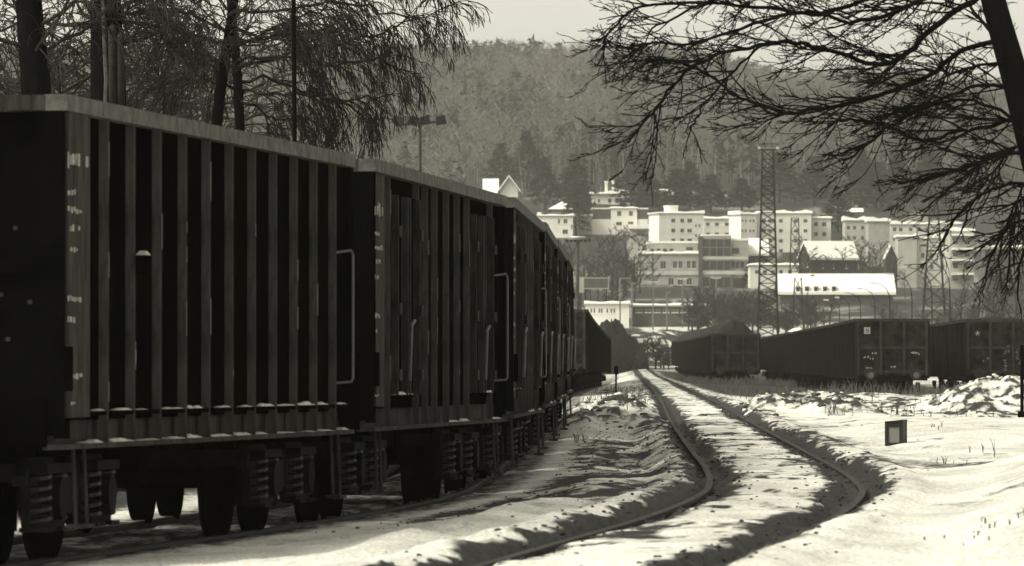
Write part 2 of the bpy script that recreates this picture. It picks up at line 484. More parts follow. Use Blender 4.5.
# ------------------------------------------------------------------ tracks
def offset_path(fx, fe, off, ds):
    out = []
    for d in ds:
        h = (float(fx(d+.5)) - float(fx(d-.5)))
        n = math.hypot(h, 1)
        out.append(Vector((float(fx(d)) + off/n, d - off*h/n, EYE - float(fe(d)))))
    return out
RAILP = [(-.07,-.16),(.07,-.16),(.07,-.145),(.012,-.12),(.012,-.045),(.036,-.034),(.036,-.004),(.028,0),(-.028,0),(-.036,-.004),(-.036,-.034),(-.012,-.045),(-.012,-.12),(-.07,-.145)]
def sweep(pts, prof, m, name, parent, head=None):
    b = MB(); n = len(prof)
    for k, p in enumerate(pts):
        t = pts[min(k+1, len(pts)-1)] - pts[max(k-1, 0)]; t.z = 0; t.normalize()
        s = Vector((t.y, -t.x, 0))
        for (a, z) in prof: b.v.append((p.x+s.x*a, p.y+s.y*a, p.z+z))
    for k in range(len(pts)-1):
        for j in range(n):
            a = k*n+j; c = k*n+(j+1) % n
            b.f.append((a, c, c+n, a+n))
    b.f.append(tuple(range(n))[::-1]); b.f.append(tuple((len(pts)-1)*n+j for j in range(n)))
    o = b.build(name, m, parent)
    if head:
        o.data.materials.append(MATS[head])
        o.data.polygons.foreach_set('material_index', [1 if (i < (len(pts)-1)*n and (i % n) in (6, 7, 8)) else 0 for i in range(len(o.data.polygons))])
    return o
def drange(a, b, r=.02, mn=.6):
    o = []
    while a < b: o.append(a); a += max(mn, r*a)
    return o + [b]
def track(label, fx, fe, a, b, sleepers=()):
    t = thing('railway_track', (float(fx(a)), a, EYE-float(fe(a))-.2), label, 'railway track', 'railway tracks in the yard')
    inv = Matrix.Translation(-t.location)
    ds = drange(a, b)
    for off in (-.7535, .7535):
        p = [inv @ q for q in offset_path(fx, fe, off, ds)]
        sweep(p, RAILP, 'rail_side', 'rail', t, 'rail_head')
    me = MB().box(-1.25, 1.25, -.12, .12, -.16, 0).mesh('sleeper', 'sleeper_wood')
    for d in sleepers:
        h = float(fx(d+.5))-float(fx(d-.5))
        jx, jr = R.uniform(-.05, .05), R.uniform(-.02, .02)
        link('sleeper', me, t, inv @ Vector((float(fx(d))+jx, d, EYE-float(fe(d))-.165)), (0, 0, -math.atan(h)+jr))
    return t
track('curving main track with bare rails winding through the middle of the snow', MX, ME, 26, 900, np.arange(62, 180, .62))
track('track mostly hidden beneath the long black train on the left', TX, TE, 30, 620, np.arange(40, 100, .65))
track('siding under the coal-topped wagons right of the main track', AX, AE, 190, 800)
track('siding under the rake whose end wall bears a square plate', BX, BE, 170, 620)
track('siding under the rightmost wagon rake', CX, CE, 175, 420)
# far arc of tracks on the embankment
for k in range(2):
    pts = [(658+k*9, 328.5), (668+k*8, 330.5), (676+k*6.5, 334), (682+k*5.5, 339), (685+k*5, 345)]
    fx = curve(sorted([(d, (p[0]-512)*d/F) for p, d in zip(pts, (985, 955, 925, 895, 865))]))
    fe = lambda d: ME(d) - .12
    track(['left', 'right'][k] + ' one of the two far tracks curving out of sight beyond the wagons', fx, fe, 862, 985)

# ------------------------------------------------------------------ near wagons
LW, HW = 12.8, 1.45
Z0, Z1 = 0.84, 3.20
def helix(r, z0, z1, turns, seg=9):
    n = int(turns*seg)
    return [(r*math.cos(2*math.pi*k/seg), r*math.sin(2*math.pi*k/seg), z0+(z1-z0)*k/n) for k in range(n+1)]

def bogie_proto():
    b = MB()
    for s in (-1, 1):
        y0, y1 = s*1.00, s*1.09
        prof = [(-1.45,.62),(-1.32,.74),(-.5,.74),(-.3,.60),(.3,.60),(.5,.74),(1.32,.74),(1.45,.62),(1.42,.55),(1.15,.60),(.68,.60),(.55,.42),(.30,.34),(-.30,.34),(-.55,.42),(-.68,.60),(-1.15,.60),(-1.42,.55)]
        b.prism(prof, 'y', min(y0,y1), max(y0,y1))
    for s in (-1, 1):
        for ax in (-.9, .9):
            b.box(ax-.42, ax+.42, min(s*1.0, s*1.22), max(s*1.0, s*1.22), .635, .70)
            b.box(ax-.42, ax-.12, min(s*1.02, s*1.22), max(s*1.02, s*1.22), .235, .265); b.box(ax+.12, ax+.42, min(s*1.02, s*1.22), max(s*1.02, s*1.22), .235, .265)
            for q in (-.43, .43): b.box(ax+q-.02, ax+q+.02, min(s*1.04, s*1.10), max(s*1.04, s*1.10), .30, .634)
    b.box(-.16, .16, -1.0, 1.0, .42, .66)
    b.box(-1.40, -1.30, -1.0, 1.0, .58, .70); b.box(1.30, 1.40, -1.0, 1.0, .58, .70)
    b.disc((0,0,.66), 'z', .2, 0, .16, 14)
    fr = b.mesh('bogie', 'bogie_frame')
    wheel = MB().lathe_y((0,0,0), [(-.07,.10),(-.07,.40),(-.07,.46),(.055,.455),(.06,.487),(.085,.487),(.09,.40),(.03,.37),(.03,.14),(.10,.12),(.10,.08)], 28).mesh('wheel', 'wheel_steel', False)
    axle = MB().disc((0,0,0), 'y', .08, -1.12, 1.12, 12).mesh('axle', 'wheel_steel')
    ab = MB(); ab.box(-.20,.20,-.09,.09,-.16,.14); ab.disc((0,0,0),'y',.15,-.15,.15,14); ab.box(-.36,.36,-.07,.07,-.20,-.15)
    axb = ab.mesh('axle_box', 'bogie_frame')
    spr = MB().tube(helix(.085, 0, .36, 5), .017, 5).mesh('spring', 'spring_steel')
    bk = MB(); bk.box(-.05,.05,-.05,.05,-.22,.20); bk.box(-.03,.03,-.03,.03,.2,.42)
    brk = bk.mesh('brake_block', 'wagon_under')
    return fr, wheel, axle, axb, spr, brk
BOG = bogie_proto()
def add_bogie(parent, x):
    fr, wheel, axle, axb, spr, brk = BOG
    b = link('bogie', fr, parent, (x, 0, 0))
    for ax in (-.9, .9):
        link('axle', axle, b, (ax, 0, .46))
        for s in (-1, 1):
            link('wheel', wheel, b, (ax, s*.755, .46), (0, 0, 0 if s < 0 else math.pi))
            link('axle_box', axb, b, (ax, s*1.10, .46))
            for q in (-.27, .27): link('spring', spr, b, (ax+q, s*1.12, .27))
            link('brake_block', brk, b, (ax + (.53 if ax < 0 else -.53), s*.755, .44))
    return b

def rib_mesh(h0, h1, w=.062, dpt=.056):
    # hat-section post, tapering a little at the top
    b = MB()
    b.prism([(-w*1.1,0),(-w*.5,-dpt*.9),(-w*.3,-dpt),(w*.3,-dpt),(w*.5,-dpt*.9),(w*1.1,0)], 'z', h0, h1)
    return b.mesh('rib', 'wagon_rib')

def snowy_strip(x0, x1, y0, y1, z, h, seed, seg=.12):
    r = random.Random(seed); b = MB()
    q = r.random(); h *= .35+.8*r.random()
    if q < .35: x1 = x0+(x1-x0)*r.uniform(.35, .8)
    elif q < .6: x0 = x1-(x1-x0)*r.uniform(.4, .8)
    n = max(3, int((x1-x0)/seg)); top = []
    for k in range(n+1):
        t = k/n
        hh = h*(.25+.9*r.random())*(1.0 if .1 < t < .9 else .35)
        top.append((x0+(x1-x0)*t, hh))
    i = len(b.v)
    for (x, hh) in top:
        b.v += [(x, y0, z), (x, y1, z), (x, y1*.75+y0*.25, z+hh), (x, y0*.75+y1*.25, z+hh)]
    for k in range(n):
        a = i+4*k
        for p, q in ((0,1),(1,2),(2,3),(3,0)): b.f.append((a+p, a+q, a+4+q, a+4+p))
    b.f.append((i, i+1, i+2, i+3)); b.f.append((i+4*n, i+4*n+1, i+4*n+2, i+4*n+3)[::-1])
    return b

def near_wagon(kindw, loc, rz, label):
    t = thing('open_wagon', loc, label, 'freight wagon', 'wagons of the long near train', rz)
    L = LW/2; P = HW-.075
    # side plating
    for s in (-1, 1):
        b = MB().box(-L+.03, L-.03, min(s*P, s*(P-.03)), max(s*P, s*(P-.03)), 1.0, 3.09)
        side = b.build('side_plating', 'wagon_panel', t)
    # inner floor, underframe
    MB().box(-L+.05, L-.05, -P+.04, P-.04, 1.12, 1.18).build('floor', 'wagon_under', t)
    u = MB(); u.box(-L, L, -.32, -.2, .86, 1.11); u.box(-L, L, .2, .32, .86, 1.11)
    for x in (-4.45, -2.2, 0, 2.2, 4.45): u.box(x-.08, x+.08, -P+.06, P-.06, .90, 1.09)
    u.build('underframe', 'wagon_under', t)
    # side sill with its lower flange
    for s in (-1, 1):
        b = MB(); b.box(-L, L, min(s*(HW-.15), s*(HW-.12)), max(s*(HW-.15), s*(HW-.12)), .80, 1.06)
        b.box(-L, L, min(s*(HW-.12), s*(HW+.01)), max(s*(HW-.12), s*(HW+.01)), Z0-.035, Z0)
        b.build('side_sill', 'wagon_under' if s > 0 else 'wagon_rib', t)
    # top rim
    b = MB()
    for s in (-1, 1): b.box(-L, L, min(s*(P-.06), s*(HW+.02)), max(s*(P-.06), s*(HW+.02)), 3.09, Z1)
    b.build('top_rim', 'wagon_rim', t)
    for s in (-1, 1): MB().box(min(s*(L+.004), s*(L-.15)), max(s*(L+.004), s*(L-.15)), -(P-.063), P-.063, 3.092, Z1-.004).build('end_rim', 'wagon_rib', t)
    # ends
    for s in (-1, 1):
        b = MB().box(min(s*(L-.07), s*(L-.1)), max(s*(L-.07), s*(L-.1)), -P+.035, P-.035, .9, 3.085)
        e = b.build('end_wall', 'wagon_end', t)
        for y in (-.75, 0, .75):
            MB().prism([(s*(L-.068), y-.08), (s*(L+.02), y-.05), (s*(L+.02), y+.05), (s*(L-.068), y+.08)], 'z', 1.15, 3.085).build('end_post', 'wagon_end', e)
        MB().box(min(s*L, s*(L-.066)), max(s*L, s*(L-.066)), -P+.06, P-.06, 2.0, 2.09).build('end_rail', 'wagon_end', e)
        hs = MB().box(min(s*(L+.03), s*(L-.06)), max(s*(L+.03), s*(L-.06)), -HW+.12, HW-.12, .82, 1.15).build('headstock', 'wagon_under', t)
        for y in (-.875, .875):
            bf = MB(); bf.disc((s*(L+.03), y, 1.02), 'x', .12, 0, s*.38, 14); bf.disc((s*(L+.41), y, 1.02), 'x', .085, 0, s*.16, 14)
            o = bf.build('buffer', 'wagon_under', t)
            MB().disc((s*(L+.57), y, 1.02), 'x', .225, 0, s*.035, 18).build('buffer_plate', 'spring_steel', o)
        hk = MB(); hk.tube([(s*(L+.0),0,1.0),(s*(L+.28),0,1.0),(s*(L+.36),0,1.05),(s*(L+.34),0,1.13)], [.05,.05,.035,.025], 8)
        hk.tube([(s*(L+.30),.04,.98),(s*(L+.36),.04,.75),(s*(L+.42),.04,.55),(s*(L+.38),-.04,.55),(s*(L+.32),-.04,.78),(s*(L+.30),-.04,.97)], .02, 6)
        hk.tube([(s*(L+.02),.35,.95),(s*(L+.14),.36,.78),(s*(L+.22),.37,.55),(s*(L+.30),.36,.66)], .025, 6)
        hk.build('coupling', 'wagon_under', t)
    # corner posts and ribs
    for sx in (-1, 1):
        for s in (-1, 1):
            b = MB().box(min(sx*L, sx*(L-.19)), max(sx*L, sx*(L-.19)), min(s*(P+.002), s*HW), max(s*(P+.002), s*(HW-.02)), .88, 3.088)
            b.build('corner_post', 'wagon_end', t)
            MB().box(min(sx*L, sx*(L-.065)), max(sx*L, sx*(L-.065)), min(s*(P-.13), s*(P+.001)), max(s*(P-.13), s*(P+.001)), .9, 3.086).build('corner_angle', 'wagon_end', t)
    if kindw == 0:
        xs = [-L + 1.67 + 1.03*k for k in range(11)]
        doors = []
    else:
        xs = [-L+1.55, -L+4.05, -L+4.9, -.65, .5, L-4.85, L-3.85, L-1.35]
        doors = [-L+2.8, L-2.6]
    for s in (-1, 1):
        MB().box(-L+.004, -L+.90, min(s*(HW-.018), s*HW), max(s*(HW-.018), s*HW), 1.02, 3.087).build('lettering_plate', 'wagon_rib', t)
    rm = rib_mesh(Z0+.002, 3.088)
    for s in (-1, 1):
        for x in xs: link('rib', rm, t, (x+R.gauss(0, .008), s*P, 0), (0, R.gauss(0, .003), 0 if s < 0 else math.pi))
    for dx in doors:
        for s in (-1, 1):
            dd = thing_part = MB()
            for h in (-1, 1):
                xa, xb = (dx-1.12, dx-.015) if h < 0 else (dx+.015, dx+1.12)
                dd.box(xa, xb, min(s*(P+.004), s*(P+.035)), max(s*(P+.004), s*(P+.035)), 1.1, 2.95)
            o = dd.build('side_door', 'wagon_panel', t)
            for h in (-.95, -.12, .12, .95):
                b = MB(); b.box(dx+h-.03, dx+h+.03, min(s*(P+.036), s*(P+.10)), max(s*(P+.036), s*(P+.10)), 1.12, 2.93)
                b.build('door_bar', 'wagon_rib', o)
            for z in (1.3, 1.9, 2.6):
                for h in (-.95, .95):
                    MB().box(dx+h-.10, dx+h+.10, min(s*(P+.10), s*(P+.125)), max(s*(P+.10), s*(P+.125)), z-.05, z+.05).build('hinge', 'wagon_rib', o)
            MB().tube([(dx-.12, s*(P+.115), 1.25), (dx-.12, s*(P+.13), 1.75), (dx+.05, s*(P+.14), 1.80)], .016, 6).build('latch', 'bare_steel', o)
            snowy_strip(dx-1.0, dx+1.0, s*(P+.036), s*(P+.09), 1.121, .035, R.random()).build('snow', 'ledge_snow', o)
    # horizontal rail between the ribs, snow lying on it and on the sill
    ed = [-L+.90] + xs + [L-.19]
    for s in (-1, 1):
        for k in range(len(ed)-1):
            xa, xb = ed[k]+.082, ed[k+1]-.082
            if k == 0: xa = ed[0]+.002
            if k == len(ed)-2: xb = ed[-1]-.002
            ya, yb = min(s*(P+.003), s*(P+.062)), max(s*(P+.003), s*(P+.062))
            if kindw == 0:
                MB().box(xa, xb, ya, yb, 1.03, 1.06).build('ledge', 'wagon_under', t)
                if s < 0: snowy_strip(xa+.02, xb-.02, ya+.004, yb-.002, 1.061, .026, R.random()).build('snow', 'ledge_snow', t)
            if s < 0 and (kindw == 0 or R.random() < .4):
                snowy_strip(xa+.02, xb-.02, -HW+.0, -HW+.11, Z0+.001, .026, R.random()).build('snow', 'ledge_snow', t)
    # steps, handrails, brackets
    for sx in (-1, 1):
        for s in (-1, 1):
            b = MB(); x = sx*(L-.75)
            b.tube([(x-.19, s*(HW-.05), .80), (x-.19, s*(HW-.03), .30), (x-.16, s*(HW-.03), .27), (x+.16, s*(HW-.03), .27), (x+.19, s*(HW-.03), .30), (x+.19, s*(HW-.05), .80)], .014, 6)
            b.box(x-.18, x+.18, min(s*(HW-.10), s*(HW+.03)), max(s*(HW-.10), s*(HW+.03)), .265, .29)
            b.build('step', 'wagon_rib', t)
            x = sx*(L-.36)
            if sx > 0: MB().tube([(x-.14, s*(HW-.09), 2.35), (x-.04, s*(HW+.04), 2.37), (x, s*(HW+.05), 2.33), (x, s*(HW+.05), 1.28), (x-.04, s*(HW+.04), 1.25), (x-.14, s*(HW-.09), 1.24)], .012, 6).build('handrail', 'bare_steel', t)
            MB().box(sx*L-sx*.02-.03, sx*L-sx*.02+.03, min(s*(HW+.003), s*(HW+.05)), max(s*(HW+.003), s*(HW+.05)), 1.2, 1.5).build('bracket', 'wagon_under', t)
    if kindw == 0:
        b = MB(); b.box(xs[1]-.10, xs[1]+.02, -HW-.09, -HW+.0, 2.13, 2.16); b.box(xs[1]-.06, xs[1]+.0, -HW-.06, -HW, 2.03, 2.13)
        o = b.build('lamp_bracket', 'wagon_under', t)
        snowy_strip(xs[1]-.10, xs[1]+.02, -HW-.09, -HW, 2.161, .03, 5, .03).build('snow', 'ledge_snow', o)
    # brake gear below
    b = MB(); b.disc((-.6, .35, .70), 'x', .2, -.45, .45, 14); b.tube([(-4, .5, .72), (4, .5, .72)], .03, 6)
    b.box(.8, 1.0, -.6, .6, .55, .86); b.box(-2.6, -2.2, -HW+.2, -HW+.24, .5, .82)
    b.build('brake_gear', 'wagon_under', t)
    for x in (-4.5, 4.5): add_bogie(t, x)
    # worn stencil marks on the near right corner post: too faded to read
    r = random.Random(3 + kindw)
    b = MB()
    rows = [(2.68, .16, .16), (2.52, .09, .05), (2.40, .14, .05), (2.28, .10, .05), (2.14, .08, .045), (1.80, .12, .05), (1.66, .09, .05), (1.28, .10, .04), (1.10, .08, .04)]
    for (z, w, h) in rows:
        x = -L + .10
        while x < -L + .10 + w*4.2:
            cw = r.uniform(.03, .09)
            if r.random() < .75: b.box(x, x+cw, -HW-.003, -HW-.001, z + h*r.uniform(0, .4), z + h*r.uniform(.6, 1))
            x += cw + r.uniform(.02, .05)
    kind(b.build('stencil_marks', 'paint_white', t), 'stuff')
    for (x, z0_, z1_) in [(xs[r.randrange(len(xs))]+.02, q_, q_+r.uniform(.05, .3)) for q_ in [r.uniform(1.1, 2.8) for _ in range(12)]] + [(xs[1], 1.35, 1.55), (xs[3], 1.6, 1.85), (xs[6], 2.4, 2.5), (xs[5], 1.3, 1.36)]:
        MB().box(x-.026, x-.008, -HW+.014, -HW+.0175, z0_, z1_).build('scratch_mark', 'bare_steel', t)
    if kindw == 0:
        b = MB()
        for y, z in ((-1.1, 2.3), (-1.02, 2.05), (-1.0, 1.85), (-1.2, 1.8), (-1.05, 1.55)):
            b.box(-L+.056, -L+.069, y-.014, y+.014, z-.014, z+.014)
        b.build('rivet', 'spring_steel', t)
    return t

def place_on(fx, fe, d0, L=LW):
    """wagon standing on a track from d0 on: centre, heading and where it ends"""
    a = Vector((float(fx(d0)), d0)); 
    h = (float(fx(d0+L)) - float(fx(d0))) / L
    dd = L/math.hypot(1, h)
    b = Vector((float(fx(d0+dd)), d0+dd))
    c = (a+b)/2; z = EYE - (float(fe(d0))+float(fe(d0+dd)))/2
    return Vector((c.x, c.y, z)), math.atan2(b.y-a.y, b.x-a.x), d0+dd

lab = ['black ribbed open wagon nearest the camera, its end wall cut by the left edge',
       'black open wagon with side doors, second from the left edge',
       'third black open wagon of the near train, before it bends straight',
       'fourth black open wagon of the near train',
       'fifth black open wagon of the near train, seen edge-on',
       'sixth and farthest black open wagon of the near train']
d = 46.3
for k in range(6):
    loc, rz, d1 = place_on(TX, TE, d)
    if k == 0: near_wagon(0, loc, rz, lab[0])
    elif k == 1: w2 = near_wagon(1, loc, rz, lab[1])
    else:
        c = copy_tree(w2); c.location = loc; c.rotation_euler = (0, 0, rz); c['label'] = lab[k]
    d = d1 + 1.25

# ------------------------------------------------------------------ distant rakes
def far_wagon_proto(load, hl=.75):
    t = thing('coal_wagon' if load else 'empty_wagon', (0, 0, 0), 'x', 'freight wagon')
    L = LW/2; P = HW-.09
    MB().box(-L, L, -P, P, .95, 3.06).build('body', 'far_panel', t)
    b = MB(); nr = 11
    for s in (-1, 1):
        for k in range(nr+1):
            x = -L+.08 + (LW-.16)*k/nr; w = .05 if 0 < k < nr else .08
            b.box(x-w, x+w, min(s*(P+.002), s*HW), max(s*(P+.002), s*HW), .9, 3.05)
        b.box(-L, L, min(s*(P+.004), s*(HW-.02)), max(s*(P+.004), s*(HW-.02)), .86, .94)
    kind(b.build('side_ribs', 'far_rib', t), 'stuff')
    b = MB()
    for s in (-1, 1): b.box(-L, L, min(s*(P-.06), s*(HW+.02)), max(s*(P-.06), s*(HW+.02)), 3.062, 3.18)
    for s in (-1, 1): b.box(min(s*L, s*(L-.14)), max(s*L, s*(L-.14)), -P+.07, P-.07, 3.064, 3.176)
    b.build('top_rim', 'far_trim', t)
    e = MB().box(-L-.012, -L-.003, -P+.01, P-.01, .98, 3.05).build('end_wall', 'far_end', t)
    for y in (-P+.04, -.45, .45, P-.04):
        MB().box(-L-.09, -L-.013, y-.05, y+.05, .98, 3.05).build('end_post', 'far_trim', e)
    for z in (2.05, 1.12):
        for (a, c) in ((-P+.095, -.505), (-.395, .395), (.505, P-.095)): MB().box(-L-.07, -L-.013, a, c, z-.05, z+.05).build('end_rail', 'far_trim', e)
    MB().box(-L-.06, -L-.014, -HW+.1, HW-.1, .78, .96).build('headstock', 'wagon_under', t)
    for y in (-.875, .875):
        o = MB().disc((-L-.06, y, 1.02), 'x', .09, -.52, 0, 12).build('buffer', 'wagon_under', t)
        MB().disc((-L-.58, y, 1.02), 'x', .225, -.03, 0, 16).build('buffer_plate', 'far_trim', o)
    hk = MB(); hk.tube([(-L-.05,0,1.0),(-L-.35,0,1.0),(-L-.4,0,.7),(-L-.32,0,.5)], .05, 6)
    hk.build('coupling', 'wagon_under', t)
    MB().box(-L, L, -.8, .8, .72, .94).build('underframe', 'wagon_under', t)
    for x in (-4.5, 4.5):
        b = MB()
        for s in (-1, 1):
            b.prism([(x-1.4,.7),(x+1.4,.7),(x+1.3,.5),(x+.5,.32),(x-.5,.32),(x-1.3,.5)], 'y', s*1.05-.04, s*1.05+.04)
            for q in (-.9, .9): b.disc((x+q, s*.75, .46), 'y', .46, -.06, .06, 16)
        for q in (-.9, .9): b.disc((x+q, 0, .46), 'y', .08, -.7, .7, 8)
        b.build('bogie', 'wheel_steel', t)
    if load:
        b = MB(); nx, ny = 26, 9; r = random.Random(8); i0 = 0
        for i in range(nx+1):
            for j in range(ny+1):
                u, v = i/nx, j/ny
                x = -L+.05+(LW-.1)*u; y = -P+.07+(2*P-.14)*v
                hump = .55+.45*abs(math.cos(u*math.pi*3.0))
                ed = min(1, min(u, 1-u)*14)*math.sin(math.pi*v)**.9
                z = 3.0 + hl*ed*hump + r.uniform(-.05, .05)
                b.v.append((x, y, z))
        for i in range(nx):
            for j in range(ny):
                a = i*(ny+1)+j; b.f.append((a, a+ny+1, a+ny+2, a+1))
        b.build('coal_load', 'coal', t)
    return t

def plate_marks(t, which):
    L = LW/2; b = MB(); x0, x1 = -L-.096, -L-.0135
    if which == 'B':
        o = MB().box(-L-.03, -L-.013, .86, 1.10, 2.58, 2.84).build('plate', 'paint_white', t)
        p = MB(); p.box(-L-.034, -L-.031, .92, 1.04, 2.64, 2.66); p.box(-L-.034, -L-.031, .92, .94, 2.66, 2.78); p.box(-L-.034, -L-.031, .96, 1.02, 2.70, 2.76)
        p.build('plate_symbol', 'wagon_under', o)
        r = random.Random(5)
        for (y0, y1, z, h) in [(.92,1.08,1.62,.12),(.74,.88,1.58,.11),(.62,.86,1.80,.07),(-.95,-.72,1.80,.12),(-1.10,-.98,1.76,.1),(-.12,.12,1.25,.10),(.80,1.06,1.24,.05)]:
            y = y0
            while y < y1:
                w = r.uniform(.02, .05)
                if r.random() < .8: b.box(-L-.022, -L-.013, y, y+w, z+h*r.uniform(0,.3), z+h*r.uniform(.6,1))
                y += w+.015
        kind(b.build('stencil_marks', 'paint_white', t), 'stuff')
        for y in (-.875, .875):
            MB().disc((-L-.613, y-.02, .99), 'x', .12, -.004, 0, 10).build('buffer_wear', 'bare_steel', t)
    else:
        for k in range(5):
            b.tube([(-L-.02, .95, 2.62), (-L-.02, .95+.1*math.cos(k*1.257+1.57), 2.62+.1*math.sin(k*1.257+1.57))], .015, 4)
        b.build('star_mark', 'paint_white', t)
        b = MB(); r = random.Random(9)
        for (y, z0_, z1_) in [(-.15,1.15,1.9),(-.28,1.7,2.1),(-.62,1.6,2.1),(-.75,1.4,1.75),(.5,1.6,1.66),(.7,1.5,1.56)]:
            z = z0_
            while z < z1_:
                h = r.uniform(.04, .10)
                if r.random() < .7: b.box(-L-.022, -L-.013, y+r.uniform(-.05,0), y+r.uniform(.03,.09), z, z+h)
                z += h+.03
        b.build('scuff_marks', 'bare_steel', t)

def rake(proto, fx, fe, d, n, text, group, marks=None, first=None):
    out = []
    for k in range(n):
        loc, rz, d1 = place_on(fx, fe, d)
        c = copy_tree(proto); c.location = loc; c.rotation_euler = (0, 0, rz)
        if k > 3:
            for ch in list(c.children):
                if ch.name.split('.')[0] in ('coupling', 'headstock', 'buffer'):
                    for g in list(ch.children): bpy.data.objects.remove(g)
                    bpy.data.objects.remove(ch)
        tag(c, first if (k == 0 and first) else text.format(ORD[k]), 'freight wagon', group)
        out.append(c); d = d1 + 1.25
    return out
pe = far_wagon_proto(False); pl = far_wagon_proto(True, 1.0); pc = far_wagon_proto(True, .30)
rake(pe, TX, TE, 252, 16, 'dark open wagon, {} from the near end of the far left rake', 'far left rake',
     first='dark open wagon with visible end wall, just beyond the near train')
rake(pl, AX, AE, 397, 20, 'coal wagon, {} from the near end of the rake beside the main track', 'coal rake beside the main track',
     first='coal wagon heaped to a peak, its end wall facing us beside the main track')
rb = rake(pe, BX, BE, 265, 18, 'dark wagon, {} from the near end of the rake with the square-plated end', 'middle right rake',
     first='dark wagon end with a white square plate and two pale buffers')
rc = rake(pc, CX, CE, 268, 3, 'coal wagon, {} from the near end of the rightmost rake', 'rightmost rake',
     first='rightmost coal wagon with a star mark and pale scuffs on its end')
plate_marks(rb[0], 'B'); plate_marks(rc[0], 'C')
for pr in (pe, pl, pc):
    for ch in list(pr.children):
        for g in list(ch.children): bpy.data.objects.remove(g)
        bpy.data.objects.remove(ch)
    bpy.data.objects.remove(pr)
# ------------------------------------------------------------------ town
def facade(b, x0, x1, z0, z1, wins, put, depth=.18):
    """wall with real openings; put(u, v, w) maps along-wall, up and inward onto 3-D"""
    us = sorted({x0, x1} | {q for w in wins for q in (w[0], w[1])}); vsz = sorted({z0, z1} | {q for w in wins for q in (w[2], w[3])})
    for i in range(len(us)-1):
        for j in range(len(vsz)-1):
            cu, cv = (us[i]+us[i+1])/2, (vsz[j]+vsz[j+1])/2
            if any(w[0] < cu < w[1] and w[2] < cv < w[3] for w in wins): continue
            b.quad(put(us[i], vsz[j], 0), put(us[i+1], vsz[j], 0), put(us[i+1], vsz[j+1], 0), put(us[i], vsz[j+1], 0))
    for (a, c, e, f) in wins:
        for p, q in (((a, e), (c, e)), ((c, e), (c, f)), ((c, f), (a, f)), ((a, f), (a, e))):
            b.quad(put(*p, 0), put(*q, 0), put(*q, depth), put(*p, depth))

